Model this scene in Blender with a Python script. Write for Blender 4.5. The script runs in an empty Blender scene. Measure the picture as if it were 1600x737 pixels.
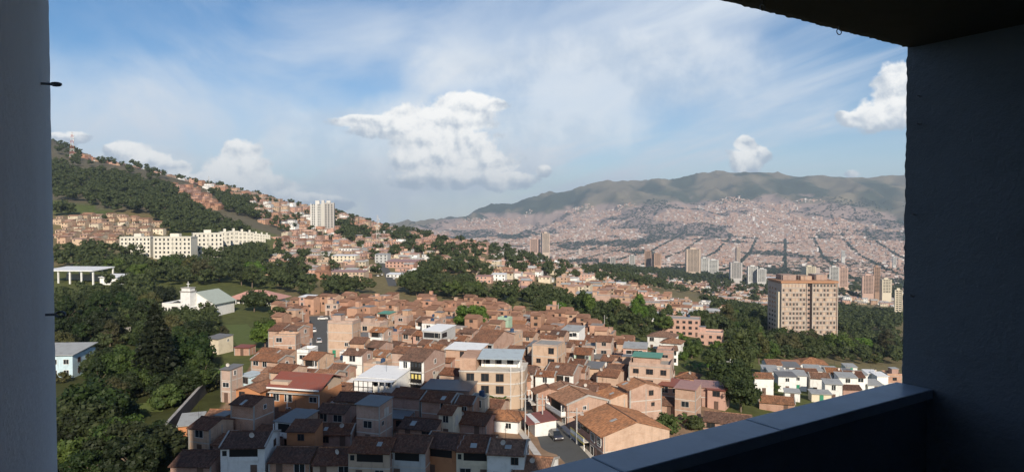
import bpy, math, random
import numpy as np
from mathutils import Vector, Matrix

random.seed(7)
RS = np.random.RandomState(11)
R = math.radians
sc = bpy.context.scene
COL = sc.collection

# ------------------------------------------------------------------ camera, sky, sun, exposure
F = 1050.0            # focal length in photo pixels (photo is 1600 wide)
CX, HY = 800.0, 340.0  # image centre column, horizon row
CAMZ = 40.0
cam = bpy.data.objects.new('camera', bpy.data.cameras.new('camera'))
COL.objects.link(cam)
cam.location = (0, 0, CAMZ)
cam.data.sensor_width = 36
cam.data.lens = 36 * F / 1600
cam.data.clip_start = 0.02
cam.data.clip_end = 60000
cam.rotation_euler = (R(90) - math.atan(28.5 / F), 0, 0)
sc.camera = cam

SUN_AZ, SUN_EL = 166.0, 27.5       # clockwise from the view direction
sv = Vector((math.sin(R(SUN_AZ)) * math.cos(R(SUN_EL)), math.cos(R(SUN_AZ)) * math.cos(R(SUN_EL)), math.sin(R(SUN_EL))))
sun = bpy.data.objects.new('sun', bpy.data.lights.new('sun', 'SUN'))
COL.objects.link(sun)
sun.data.energy = 5.0
sun.data.angle = R(0.53)
sun.data.color = (1.0, 0.89, 0.74)
sun.rotation_euler = sv.to_track_quat('Z', 'Y').to_euler()
sun.location = (0, 0, 300)

sc.view_settings.view_transform = 'Standard'
sc.view_settings.look = 'None'
sc.view_settings.exposure = 0.28
sc.view_settings.gamma = 1.0
sc.view_settings.use_curve_mapping = False
sc.render.engine = 'CYCLES'
sc.cycles.use_denoising = True
sc.cycles.max_bounces = 6
sc.cycles.volume_bounces = 0
sc.cycles.sample_clamp_indirect = 4.0


class NT:
    """small node-tree helper: math on sockets or floats"""
    def __init__(s, tree):
        s.t = tree; s.n = tree.nodes; s.l = tree.links

    def put(s, sock, v):
        if isinstance(v, bpy.types.NodeSocket): s.l.new(v, sock)
        elif v is not None: sock.default_value = v

    def m(s, op, a, b=None, c=None, clamp=False):
        n = s.n.new('ShaderNodeMath'); n.operation = op; n.use_clamp = clamp
        s.put(n.inputs[0], a)
        if b is not None: s.put(n.inputs[1], b)
        if c is not None: s.put(n.inputs[2], c)
        return n.outputs[0]

    def mix(s, f, a, b, blend='MIX'):
        n = s.n.new('ShaderNodeMix'); n.data_type = 'RGBA'; n.blend_type = blend
        s.put(n.inputs[0], f); s.put(n.inputs[6], a); s.put(n.inputs[7], b)
        return n.outputs[2]

    def noise(s, vec, scale, detail=4, rough=.55, dist=0.0):
        n = s.n.new('ShaderNodeTexNoise'); n.inputs['Scale'].default_value = scale
        n.inputs['Detail'].default_value = detail; n.inputs['Roughness'].default_value = rough
        n.inputs['Distortion'].default_value = dist
        if vec is not None: s.l.new(vec, n.inputs['Vector'])
        return n.outputs['Fac']

    def ramp(s, v, lo, hi, smooth=True, a=0.0, b=1.0):
        n = s.n.new('ShaderNodeMapRange'); n.interpolation_type = 'SMOOTHSTEP' if smooth else 'LINEAR'
        s.put(n.inputs[0], v)
        for k, q in zip((1, 2, 3, 4), (lo, hi, a, b)): n.inputs[k].default_value = q
        return n.outputs[0]

    def comb(s, x, y, z):
        n = s.n.new('ShaderNodeCombineXYZ'); s.put(n.inputs[0], x); s.put(n.inputs[1], y); s.put(n.inputs[2], z)
        return n.outputs[0]


def aze(px, py):
    az = math.atan((px - CX) / F)
    return az, math.atan((HY - py) / F * math.cos(az))


def build_world():
    w = bpy.data.worlds.new('World'); sc.world = w; w.use_nodes = True
    t = w.node_tree; t.nodes.clear(); N = NT(t)
    out = t.nodes.new('ShaderNodeOutputWorld')
    sky = t.nodes.new('ShaderNodeTexSky'); sky.sky_type = 'NISHITA'; sky.sun_disc = False
    sky.sun_elevation = R(SUN_EL); sky.sun_rotation = R(SUN_AZ)
    sky.altitude = 1500; sky.air_density = 1.0; sky.dust_density = 1.0; sky.ozone_density = 1.6
    bg = t.nodes.new('ShaderNodeBackground'); bg.inputs[1].default_value = 0.092
    hs = t.nodes.new('ShaderNodeHueSaturation'); hs.inputs['Saturation'].default_value = 1.30; t.links.new(sky.outputs[0], hs.inputs['Color'])
    t.links.new(hs.outputs[0], bg.inputs[0])
    tc = t.nodes.new('ShaderNodeTexCoord')
    d = tc.outputs['Generated']
    sx = t.nodes.new('ShaderNodeSeparateXYZ'); t.links.new(d, sx.inputs[0])
    x, y, z = sx.outputs
    az = N.m('ARCTAN2', x, y); el = N.m('ARCSINE', z)
    # high thin cloud: streaks on a plane far above
    zz = N.m('MAXIMUM', z, 0.02)
    px_ = N.m('DIVIDE', x, N.m('ADD', zz, 0.12)); py_ = N.m('DIVIDE', y, N.m('ADD', zz, 0.12))
    # stretch along a diagonal, so the veil reads as wind-drawn streaks
    a1 = N.m('ADD', N.m('MULTIPLY', px_, 0.55), N.m('MULTIPLY', py_, 0.30))
    a2 = N.m('SUBTRACT', N.m('MULTIPLY', py_, 0.55), N.m('MULTIPLY', px_, 0.55))
    v1 = N.comb(a1, N.m('MULTIPLY', a2, 0.28), 0.0)
    c1 = N.noise(v1, 1.6, 7, .58, 0.6)
    v2 = N.comb(px_, py_, 3.7)
    c2 = N.noise(v2, 0.42, 4, .5, 0.4)
    cir = N.m('MULTIPLY', N.ramp(c1, .40, .70), N.ramp(c2, .33, .60))
    # broad veil in the middle of the sky, as wide bands in azimuth
    def blob(px, py, rx, ry, k=1.0, e=el):
        A, E = aze(px, py)
        da = N.m('DIVIDE', N.m('SUBTRACT', az, A), rx / F); de = N.m('DIVIDE', N.m('SUBTRACT', e, E), ry / F)
        g = N.m('SUBTRACT', k, N.m('ADD', N.m('MULTIPLY', da, da), N.m('MULTIPLY', de, de)))
        return g
    def union(bl):
        g = bl[0]
        for b in bl[1:]: g = N.m('MAXIMUM', g, b)
        return g
    veil = union([blob(850, 120, 360, 150), blob(640, 230, 360, 110), blob(230, 190, 380, 80), blob(1020, 20, 240, 130), blob(560, 60, 140, 60), blob(1150, 150, 200, 60)])
    veilm = N.m('MULTIPLY', N.ramp(N.m('ADD', veil, N.m('MULTIPLY', N.m('SUBTRACT', c1, .5), 4.6)), -.9, 1.5), .60)
    low = N.ramp(el, 0.20, -0.02)
    cirrus = N.m('ADD', N.m('MULTIPLY', cir, .58), N.m('ADD', veilm, N.m('MULTIPLY', low, .42)), clamp=True)
    # heaped clouds
    HEAPS = [(735, 170, 58, 21), (770, 166, 28, 12), (690, 192, 84, 22), (640, 202, 92, 18), (560, 190, 56, 10), (700, 226, 84, 30), (745, 258, 74, 28), (668, 252, 62, 28), (785, 281, 60, 17), (850, 268, 14, 10), (690, 280, 80, 18),
             (380, 237, 29, 19), (372, 266, 46, 28), (345, 282, 40, 16), (405, 293, 60, 22), (470, 313, 42, 15), (520, 318, 32, 12), (205, 241, 27, 17), (238, 252, 34, 15), (186, 236, 17, 11), (265, 262, 30, 12), (100, 219, 22, 10), (124, 215, 18, 9), (300, 288, 56, 14),
             (1165, 252, 27, 24), (1162, 226, 15, 13), (1186, 244, 17, 14), (1397, 140, 34, 36), (1382, 178, 48, 26), (1330, 186, 24, 12), (1313, 182, 10, 8), (1332, 272, 12, 7)]
    SOFT = [(650, 215, 160, 52), (720, 250, 130, 50), (560, 190, 90, 22), (600, 300, 220, 30), (780, 270, 110, 34), (360, 290, 130, 36), (230, 255, 90, 20), (450, 318, 120, 18), (940, 120, 230, 62), (850, 190, 150, 50), (560, 235, 150, 60)]
    cum = union([blob(*q) for q in HEAPS])
    cumb = union([blob(*q, 1.0, N.m('SUBTRACT', el, .010)) for q in HEAPS])
    n1 = N.noise(d, 9.0, 9, .58, 0.3)
    n2 = N.noise(d, 30.0, 8, .60, 0.2)
    n4 = N.noise(d, 75.0, 6, .6, 0.1)
    nn = N.m('ADD', N.m('ADD', N.m('MULTIPLY', N.m('SUBTRACT', n1, .5), 3.0), N.m('MULTIPLY', N.m('SUBTRACT', n2, .5), 3.0)), N.m('MULTIPLY', N.m('SUBTRACT', n4, .5), 1.0))
    soft = union([blob(*q) for q in SOFT])
    softm = N.m('MULTIPLY', N.ramp(N.m('ADD', soft, N.m('MULTIPLY', N.m('SUBTRACT', n1, .5), 3.4)), -.8, 1.1), .58)
    cd = N.m('ADD', N.m('MAXIMUM', N.m('MULTIPLY', cum, 1.15), -1.6), nn)
    cm = N.ramp(cd, -.32, .36)
    # clouds elsewhere round the horizon, out of the same noise
    n3 = N.noise(d, 3.1, 8, .6, 0.2)
    band = N.m('MULTIPLY', N.ramp(el, .02, .08), N.ramp(el, .40, .12))
    away = N.ramp(N.m('ABSOLUTE', az), .80, 1.05)
    cm = N.m('MAXIMUM', cm, N.m('MULTIPLY', N.m('MULTIPLY', N.ramp(n3, .53, .60), band), away))
    # relief inside the heaps: same noise read a little higher, so billow tops turn light
    mp = t.nodes.new('ShaderNodeMapping'); mp.inputs['Location'].default_value = (-0.006, 0.0, -0.012); t.links.new(d, mp.inputs[0])
    n1b = N.noise(mp.outputs[0], 9.0, 9, .58, 0.3); n2b = N.noise(mp.outputs[0], 30.0, 8, .60, 0.2)
    rel = N.m('ADD', N.m('MULTIPLY', N.m('SUBTRACT', n1b, n1), 1.6), N.m('MULTIPLY', N.m('SUBTRACT', n2b, n2), 1.7))
    rel = N.m('ADD', rel, N.m('MULTIPLY', N.m('MINIMUM', N.m('MAXIMUM', N.m('SUBTRACT', cumb, cum), -.8), .8), .42))
    lit = N.m('ADD', N.m('MULTIPLY', N.m('MINIMUM', cd, .9), .22), N.m('MULTIPLY', rel, .95))
    # the lowest layer in the middle is greyer
    grey = union([blob(600, 315, 160, 22), blob(650, 285, 60, 12)])
    lit = N.m('SUBTRACT', lit, N.m('MULTIPLY', N.ramp(grey, -.2, .9), .28))
    ccol = N.mix(N.ramp(lit, -.40, .36), (.44, .51, .60, 1), (1.04, 1.02, .98, 1))
    bgc = t.nodes.new('ShaderNodeBackground'); t.links.new(ccol, bgc.inputs[0]); bgc.inputs[1].default_value = .95
    bgv = t.nodes.new('ShaderNodeBackground'); bgv.inputs[0].default_value = (.66, .73, .82, 1); bgv.inputs[1].default_value = .92
    m1 = t.nodes.new('ShaderNodeMixShader'); t.links.new(cirrus, m1.inputs[0]); t.links.new(bg.outputs[0], m1.inputs[1]); t.links.new(bgv.outputs[0], m1.inputs[2])
    scol = N.mix(N.ramp(N.m('ADD', n1, N.m('MULTIPLY', n2, .4)), .55, .85), (.62, .69, .77, 1), (.92, .94, .95, 1))
    bgs = t.nodes.new('ShaderNodeBackground'); t.links.new(scol, bgs.inputs[0]); bgs.inputs[1].default_value = .88
    m15 = t.nodes.new('ShaderNodeMixShader'); t.links.new(softm, m15.inputs[0]); t.links.new(m1.outputs[0], m15.inputs[1]); t.links.new(bgs.outputs[0], m15.inputs[2])
    m2 = t.nodes.new('ShaderNodeMixShader'); t.links.new(N.m('MULTIPLY', cm, .95), m2.inputs[0]); t.links.new(m15.outputs[0], m2.inputs[1]); t.links.new(bgc.outputs[0], m2.inputs[2])
    t.links.new(m2.outputs[0], out.inputs[0])
    w.cycles.sampling_method = 'MANUAL'; w.cycles.sample_map_resolution = 512


build_world()

# ------------------------------------------------------------------ helpers
def noise2(x, y, seed=0):
    xi = np.floor(x).astype(np.int64); yi = np.floor(y).astype(np.int64)
    xf = x - xi; yf = y - yi
    def h(a, b):
        n = (a * 374761393 + b * 668265263 + seed * 1274126177) & 0xFFFFFFFF
        n = ((n ^ (n >> 13)) * 1274126177) & 0xFFFFFFFF
        return ((n ^ (n >> 16)) & 0xFFFF) / 65535.0
    u = xf * xf * (3 - 2 * xf); v = yf * yf * (3 - 2 * yf)
    return (h(xi, yi) * (1 - u) + h(xi + 1, yi) * u) * (1 - v) + (h(xi, yi + 1) * (1 - u) + h(xi + 1, yi + 1) * u) * v


def fbm(x, y, oct=5, seed=0, ridged=False):
    a, s, tot = .5, np.zeros_like(x, dtype=float), 0
    for k in range(oct):
        n = noise2(x * 2 ** k, y * 2 ** k, seed + k)
        if ridged: n = 1 - np.abs(2 * n - 1)
        s += a * n; tot += a; a *= .5
    return s / tot


# terrain: elevation by direction (as photo column) and distance
KR = np.array([0, 60, 100, 200, 300, 400, 550, 750, 1000, 1300, 1700, 2300, 3200, 4500, 5500, 6500, 7500, 9000, 11000, 15000.])
KP = np.array([-400, 60, 200, 340, 500, 650, 720, 800, 870, 950, 1100, 1250, 1420, 1900.])
KE = np.array([
    [0, 0, 0, 0, 0, 4, 12, 30, 70, 130, 180, 200, 200, 200, 200, 200, 200, 200, 200, 150],
    [0, 0, -1, -2, -2, 0, 8, 25, 66, 132, 214, 215, 200, 200, 200, 200, 200, 200, 200, 150],
    [0, 0, -1, -2, -3, 0, 7, 22, 68, 128, 138, 110, 60, 0, 0, 0, 0, 0, 0, 0],
    [0, 0, 0, -1, -4, -2, 4, 14, 48, 92, 108, 60, -20, -100, -100, -100, -100, -100, -100, -100],
    [0, 0, 0, 0, -4, -5, -3, 2, 14, 48, 58, 0, -100, -180, -180, -160, -150, -140, -150, -150],
    [0, 0, 0, 0, -4, -8, -6, 0, 6, 6, -10, -100, -180, -190, -180, -160, -130, -85, -150, -150],
    [0, 0, 0, -1, -4, -8, -9, -4, 0, -20, -70, -140, -190, -190, -170, -140, -90, 60, -100, -150],
    [0, 0, 0, -2, -6, -9, -11, -14, -16, -50, -110, -170, -198, -190, -160, -115, -20, 285, 100, 0],
    [0, 0, 0, -3, -7, -11, -15, -22, -30, -70, -120, -170, -200, -188, -150, -90, 40, 400, 200, 0],
    [0, 0, -1, -4, -9, -14, -20, -30, -44, -62, -88, -137, -188, -188, -140, -70, 90, 480, 300, 0],
    [0, -1, -2, -7, -14, -22, -36, -52, -70, -88, -110, -142, -182, -186, -132, -50, 118, 600, 350, 0],
    [0, -1, -3, -9, -20, -32, -48, -65, -85, -103, -125, -157, -190, -188, -134, -50, 110, 545, 350, 0],
    [0, -2, -5, -11, -24, -36, -52, -70, -90, -110, -132, -162, -193, -190, -145, -70, 80, 505, 300, 0],
    [0, -3, -6, -13, -26, -40, -56, -75, -95, -115, -140, -170, -198, -195, -150, -80, 60, 450, 300, 0.]])
# densify columns smoothly (cosine) is enough at this spacing
LR = np.log(KR + 40)


def T(x, y):
    x = np.asarray(x, float); y = np.asarray(y, float)
    r = np.hypot(x, y)
    az = np.arctan2(x, y)
    azc = np.clip(az, -0.86, 0.81)
    p = CX + F * np.tan(azc)
    i = np.clip(np.searchsorted(KP, p, side='right') - 1, 0, len(KP) - 2)
    fx = np.clip((p - KP[i]) / (KP[i + 1] - KP[i]), 0, 1); fx = fx * fx * (3 - 2 * fx) * .5 + fx * .5
    lr = np.log(r + 40)
    j = np.clip(np.searchsorted(LR, lr, side='right') - 1, 0, len(LR) - 2)
    fy = np.clip((lr - LR[j]) / (LR[j + 1] - LR[j]), 0, 1)
    e = (KE[i, j] * (1 - fx) + KE[i + 1, j] * fx) * (1 - fy) + (KE[i, j + 1] * (1 - fx) + KE[i + 1, j + 1] * fx) * fy
    far = np.clip((r - 5600) / 2200, 0, 1)
    if far.any(): e = e + far * (fbm(x / 700, y / 1700, 4, 3, True) - .62) * 400 * (1 - .72 * np.clip((r - 8000) / 900, 0, 1)) + far * (fbm(x / 230, y / 420, 4, 9, True) - .6) * 95
    mid = np.clip((r - 500) / 600, 0, 1) * np.clip((2500 - r) / 500, 0, 1)
    if mid.any(): e = e + mid * (fbm(x / 130, y / 130, 3, 5) - .5) * 14
    back = np.clip((np.abs(az) - 1.0) / .6, 0, 1)
    return e * (1 - back) + back * np.clip(e, -20, 60) * .3


def T1(x, y): return float(T(np.array([x]), np.array([y]))[0])


def at(px, py, H=0.0, y0=45.0):
    """point of the photograph's ray (px, py) at which the ground plus H is reached"""
    ys = y0 * (14000 / y0) ** (np.arange(1400) / 1399.0)
    xs = (px - CX) / F * ys
    zr = CAMZ - (py - HY) / F * ys
    g = T(xs, ys) + H
    k = np.argmax(g >= zr)
    if k == 0: k = 1
    a = (zr[k - 1] - g[k - 1]); b = (zr[k] - g[k])
    f = a / (a - b) if a != b else 0
    yy = ys[k - 1] + (ys[k] - ys[k - 1]) * f
    xx = (px - CX) / F * yy
    return float(xx), float(yy), T1(xx, yy)


def proj(x, y, z):
    return CX + F * x / y, HY + F * (CAMZ - z) / y


def inpoly(px, py, poly):
    px = np.asarray(px); py = np.asarray(py); c = np.zeros(px.shape, bool)
    n = len(poly)
    for i in range(n):
        x1, y1 = poly[i]; x2, y2 = poly[(i + 1) % n]
        if y1 == y2: continue
        k = ((y1 > py) != (y2 > py)) & (px < (x2 - x1) * (py - y1) / (y2 - y1) + x1)
        c ^= k
    return c


class MB:
    def __init__(s): s.v = []; s.f = []; s.mi = []

    def quad(s, a, b, c, d, m=0):
        n = len(s.v); s.v += [a, b, c, d]; s.f.append((n, n + 1, n + 2, n + 3)); s.mi.append(m)

    def poly(s, pts, m=0):
        n = len(s.v); s.v += list(pts); s.f.append(tuple(range(n, n + len(pts)))); s.mi.append(m)

    def box(s, x0, x1, y0, y1, z0, z1, m=0):
        n = len(s.v)
        s.v += [(x0, y0, z0), (x1, y0, z0), (x1, y1, z0), (x0, y1, z0), (x0, y0, z1), (x1, y0, z1), (x1, y1, z1), (x0, y1, z1)]
        for q in ((0, 3, 2, 1), (4, 5, 6, 7), (0, 1, 5, 4), (1, 2, 6, 5), (2, 3, 7, 6), (3, 0, 4, 7)):
            s.f.append(tuple(n + i for i in q)); s.mi.append(m)
        return s

    def prism(s, prof, x0, x1, m=0):
        """(y, z) outline, counter-clockwise seen from +x, pulled from x0 to x1"""
        n = len(s.v); k = len(prof)
        s.v += [(x0, y, z) for y, z in prof] + [(x1, y, z) for y, z in prof]
        s.f.append(tuple(n + k + i for i in range(k))); s.mi.append(m)
        s.f.append(tuple(n + i for i in reversed(range(k)))); s.mi.append(m)
        for i in range(k):
            j = (i + 1) % k
            s.f.append((n + i, n + j, n + k + j, n + k + i)); s.mi.append(m)
        return s

    def tube(s, p0, p1, r0, r1=None, seg=6, m=0, cap=True):
        r1 = r0 if r1 is None else r1
        p0 = Vector(p0); p1 = Vector(p1); d = (p1 - p0)
        if d.length < 1e-6: return s
        d.normalize()
        a = d.orthogonal().normalized(); b = d.cross(a)
        n = len(s.v)
        for p, r in ((p0, r0), (p1, r1)):
            for i in range(seg):
                t = 2 * math.pi * i / seg
                s.v.append(tuple(p + a * (r * math.cos(t)) + b * (r * math.sin(t))))
        for i in range(seg):
            j = (i + 1) % seg
            s.f.append((n + i, n + j, n + seg + j, n + seg + i)); s.mi.append(m)
        if cap:
            s.f.append(tuple(n + i for i in reversed(range(seg)))); s.mi.append(m)
            s.f.append(tuple(n + seg + i for i in range(seg))); s.mi.append(m)
        return s

    def mesh(s, name, mats):
        me = bpy.data.meshes.new(name)
        me.from_pydata(s.v, [], s.f)
        for m in (mats if isinstance(mats, (list, tuple)) else [mats]): me.materials.append(m)
        if any(s.mi): me.polygons.foreach_set('material_index', s.mi)
        me.update(); me.shade_flat()
        return me

    def build(s, name, mats, parent=None, loc=None, rz=None, smooth=False):
        me = s.mesh(name, mats)
        if smooth: me.polygons.foreach_set('use_smooth', [True] * len(me.polygons))
        return link(name, me, parent, loc, rz)


def link(name, me, parent=None, loc=None, rz=None):
    o = bpy.data.objects.new(name, me); COL.objects.link(o)
    if parent is not None: o.parent = parent
    if loc is not None: o.location = loc
    if rz is not None: o.rotation_euler = (0, 0, rz)
    return o


def empty(name, loc, rz=0.0, label=None, cat=None, group=None):
    o = bpy.data.objects.new(name, None); COL.objects.link(o)
    o.empty_display_size = .5
    o.location = loc; o.rotation_euler = (0, 0, rz)
    tag(o, label, cat, group)
    return o


def tag(o, label=None, cat=None, group=None, kind=None):
    if label: o['label'] = label
    if cat: o['category'] = cat
    if group: o['group'] = group
    if kind: o['kind'] = kind
    return o


# ------------------------------------------------------------------ materials
MATS = {}


def newmat(name, rough=.8, spec=.3):
    m = bpy.data.materials.new(name); m.use_nodes = True
    t = m.node_tree; N = NT(t)
    b = t.nodes['Principled BSDF']; b.inputs['Roughness'].default_value = rough
    b.inputs['Specular IOR Level'].default_value = spec
    return m, N, b


def geo_pos(N): return N.n.new('ShaderNodeNewGeometry').outputs['Position']
def obj_rand(N): return N.n.new('ShaderNodeObjectInfo').outputs['Random']
def obj_co(N): return N.n.new('ShaderNodeTexCoord').outputs['Object']


def hsv(N, col, h=.5, s=1.0, v=1.0):
    n = N.n.new('ShaderNodeHueSaturation'); N.put(n.inputs['Color'], col)
    N.put(n.inputs['Hue'], h); N.put(n.inputs['Saturation'], s); N.put(n.inputs['Value'], v)
    return n.outputs[0]


def bump(N, b, h, strength=.4, dist=.05):
    n = N.n.new('ShaderNodeBump'); n.inputs['Strength'].default_value = strength; n.inputs['Distance'].default_value = dist
    N.l.new(h, n.inputs['Height']); N.l.new(n.outputs[0], b.inputs['Normal'])


def mat_brick(name, c1, c2):
    m, N, b = newmat(name, .9, .15)
    P = geo_pos(N)
    s = N.n.new('ShaderNodeSeparateXYZ'); N.l.new(P, s.inputs[0])
    v = N.comb(N.m('ADD', s.outputs[0], N.m('MULTIPLY', s.outputs[1], .63)), s.outputs[2], 0.0)
    br = N.n.new('ShaderNodeTexBrick'); N.l.new(v, br.inputs['Vector'])
    br.inputs['Scale'].default_value = 1.0; br.inputs['Brick Width'].default_value = .42; br.inputs['Row Height'].default_value = .22
    br.inputs['Mortar Size'].default_value = .02
    br.inputs['Color1'].default_value = (*c1, 1); br.inputs['Color2'].default_value = (*c2, 1)
    br.inputs['Mortar'].default_value = (.42, .36, .30, 1)
    n1 = N.noise(P, .55, 5, .65); n2 = N.noise(P, 4.0, 4, .6)
    col = N.mix(N.m('MULTIPLY', N.ramp(n1, .42, .75), .55), br.outputs[0], (c1[0] * .6, c1[1] * .57, c1[2] * .55, 1))
    col = N.mix(N.m('MULTIPLY', N.ramp(n2, .5, .8), .35), col, (.50, .42, .36, 1))
    # dark streaks that run down the wall
    st = N.noise(N.comb(N.m('MULTIPLY', v_x(N, v), 2.2), N.m('MULTIPLY', s.outputs[2], .18), 4.0), 1.0, 4, .6)
    col = N.mix(N.m('MULTIPLY', N.ramp(st, .52, .76), .36), col, (.15, .10, .085, 1))
    col = hsv(N, col, N.m('ADD', .492, N.m('MULTIPLY', obj_rand(N), .016)), N.ramp(obj_rand(N), 0, 1, False, .8, 1.05), N.ramp(obj_rand(N), 0, 1, False, .88, 1.1))
    N.l.new(col, b.inputs['Base Color'])
    bump(N, b, br.outputs['Fac'], .3, .02)
    return m


def v_x(N, v):
    s = N.n.new('ShaderNodeSeparateXYZ'); N.l.new(v, s.inputs[0]); return s.outputs[0]


def mat_paint(name, c, rough=.75, dirt=.35, scale=.8):
    m, N, b = newmat(name, rough, .25)
    P = geo_pos(N)
    s = N.n.new('ShaderNodeSeparateXYZ'); N.l.new(P, s.inputs[0])
    n1 = N.noise(P, scale, 5, .65)
    st = N.noise(N.comb(N.m('MULTIPLY', N.m('ADD', s.outputs[0], s.outputs[1]), 2.0), N.m('MULTIPLY', s.outputs[2], .2), 1.0), 1.0, 4, .6)
    col = N.mix(N.m('MULTIPLY', N.ramp(n1, .45, .75), dirt), (*c, 1), (c[0] * .5, c[1] * .47, c[2] * .42, 1))
    col = N.mix(N.m('MULTIPLY', N.ramp(st, .55, .78), dirt), col, (.16, .14, .12, 1))
    col = hsv(N, col, .5, 1.0, N.ramp(obj_rand(N), 0, 1, False, .9, 1.06))
    N.l.new(col, b.inputs['Base Color'])
    return m


def mat_tile(name, c, lich=.5, k=1.0):
    """clay barrel tiles: colour differs tile by tile, moss and soot in patches"""
    m, N, b = newmat(name, .92, .1)
    O = obj_co(N); s = N.n.new('ShaderNodeSeparateXYZ'); N.l.new(O, s.inputs[0])
    tx = N.m('DIVIDE', s.outputs[0], .25); ty = N.m('DIVIDE', s.outputs[1], .42)
    r = N.m('MULTIPLY', obj_rand(N), 90.0)
    cell = N.comb(N.m('FLOOR', N.m('ADD', tx, .5)), N.m('ADD', N.m('FLOOR', ty), r), 0.0)
    wn = N.n.new('ShaderNodeTexWhiteNoise'); wn.noise_dimensions = '3D'; N.l.new(cell, wn.inputs['Vector'])
    P = geo_pos(N)
    n1 = N.noise(P, .45, 6, .68); n2 = N.noise(P, 2.6, 4, .65)
    col = N.mix(wn.outputs['Value'], (c[0] * .66, c[1] * .62, c[2] * .60, 1), (c[0] * 1.30, c[1] * 1.24, c[2] * 1.15, 1))
    col = N.mix(N.m('MULTIPLY', N.ramp(n1, .46, .66), lich), col, (.075, .058, .046, 1))
    col = N.mix(N.m('MULTIPLY', N.ramp(n2, .52, .74), .45), col, (.30, .22, .16, 1))
    val = N.m('ABSOLUTE', N.m('SUBTRACT', N.m('FRACT', N.m('ADD', tx, .5)), .5))
    col = N.mix(N.m('MULTIPLY', N.ramp(val, .34, .5), .45), col, (.055, .042, .036, 1))
    groove = N.m('ABSOLUTE', N.m('SUBTRACT', N.m('FRACT', ty), .5))
    col = N.mix(N.m('MULTIPLY', N.ramp(groove, .40, .5), .35), col, (.06, .045, .04, 1))
    col = hsv(N, col, .5, N.ramp(obj_rand(N), 0, 1, False, .8, 1.1), N.ramp(obj_rand(N), 0, 1, False, .78, 1.22))
    N.l.new(col, b.inputs['Base Color'])
    bump(N, b, N.m('FRACT', ty), .35, .04)
    return m


def mat_metal(name, c, rust=.35, rough=.5):
    m, N, b = newmat(name, rough, .4)
    P = geo_pos(N); n1 = N.noise(P, .7, 5, .65); n2 = N.noise(P, 5, 4, .6)
    col = N.mix(N.m('MULTIPLY', N.ramp(n1, .45, .75), rust), (*c, 1), (.16, .12, .10, 1))
    col = N.mix(N.m('MULTIPLY', N.ramp(n2, .5, .8), rust * .6), col, (c[0] * .6, c[1] * .6, c[2] * .6, 1))
    N.l.new(col, b.inputs['Base Color'])
    return m


def mat_leaf(name, c1, c2, c3):
    m, N, b = newmat(name, .6, .25)
    P = geo_pos(N)
    n1 = N.noise(P, .35, 3, .6); n2 = N.noise(P, 2.0, 3, .6)
    col = N.mix(N.ramp(n1, .35, .68), (*c1, 1), (*c2, 1))
    col = N.mix(N.m('MULTIPLY', N.ramp(n2, .5, .75), .6), col, (*c3, 1))
    col = hsv(N, col, N.ramp(obj_rand(N), 0, 1, False, .482, .508), N.ramp(obj_rand(N), 0, 1, False, .8, 1.1), N.ramp(obj_rand(N), 0, 1, False, .65, 1.35))
    N.l.new(col, b.inputs['Base Color'])
    tr = N.n.new('ShaderNodeBsdfTranslucent'); N.l.new(hsv(N, col, .49, 1.1, 1.4), tr.inputs[0])
    mx = N.n.new('ShaderNodeMixShader'); mx.inputs[0].default_value = .28
    o = N.n['Material Output']
    N.l.new(b.outputs[0], mx.inputs[1]); N.l.new(tr.outputs[0], mx.inputs[2]); N.l.new(mx.outputs[0], o.inputs[0])
    return m


def mat_attr(name, rough=.9, var=.25, scale=.5):
    m, N, b = newmat(name, rough, .15)
    a = N.n.new('ShaderNodeAttribute'); a.attribute_name = 'tint'
    P = geo_pos(N); n1 = N.noise(P, scale, 4, .65)
    col = hsv(N, a.outputs['Color'], .5, 1.0, N.ramp(n1, .25, .75, False, 1 - var, 1 + var))
    N.l.new(col, b.inputs['Base Color'])
    return m


BR1 = mat_brick('brick_orange', (.46, .260, .170), (.52, .310, .212))
BR2 = mat_brick('brick_pale', (.51, .325, .225), (.56, .37, .265))
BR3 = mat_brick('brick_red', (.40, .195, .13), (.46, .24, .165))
WALL = {'b': BR1, 'l': BR2, 'd': BR3,
        'w': mat_paint('white_plaster', (.76, .75, .72)), 'c': mat_paint('cream_plaster', (.66, .58, .44)),
        'o': mat_paint('orange_plaster', (.46, .21, .10)), 'p': mat_paint('pink_plaster', (.52, .32, .25)),
        'm': mat_paint('mint_plaster', (.36, .50, .37)), 'B': mat_paint('pale_blue_plaster', (.50, .64, .70)),
        'y': mat_paint('grey_plaster', (.46, .46, .45)), 'Y': mat_paint('yellow_plaster', (.62, .52, .18)), 't': mat_paint('tan_plaster', (.50, .38, .28))}
WORD = {'b': 'brick', 'l': 'pale brick', 'd': 'red brick', 'w': 'white', 'c': 'cream', 'o': 'orange', 'p': 'pink', 'm': 'mint green', 'B': 'pale blue',
        'y': 'grey', 'Y': 'yellow', 't': 'tan'}
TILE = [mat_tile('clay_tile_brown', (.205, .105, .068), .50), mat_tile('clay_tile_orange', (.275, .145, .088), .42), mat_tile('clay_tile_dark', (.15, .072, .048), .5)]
MET = {'w': mat_metal('white_sheet_roof', (.78, .78, .77), .15), 'k': mat_metal('grey_sheet_roof', (.17, .165, .16), .5), 'K': mat_metal('pale_sheet_roof', (.37, .37, .35), .45),
       'e': mat_metal('green_sheet_roof', (.10, .27, .19), .2), 'r': mat_metal('red_sheet_roof', (.235, .075, .050), .35), 'B': mat_metal('blue_sheet_roof', (.44, .50, .52), .3),
       'P': mat_metal('faded_red_sheet_roof', (.36, .20, .17), .3)}
CONC = mat_paint('concrete', (.36, .34, .31), .9, .5)
CONCL = mat_paint('light_concrete', (.52, .48, .43), .9, .4)
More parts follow.
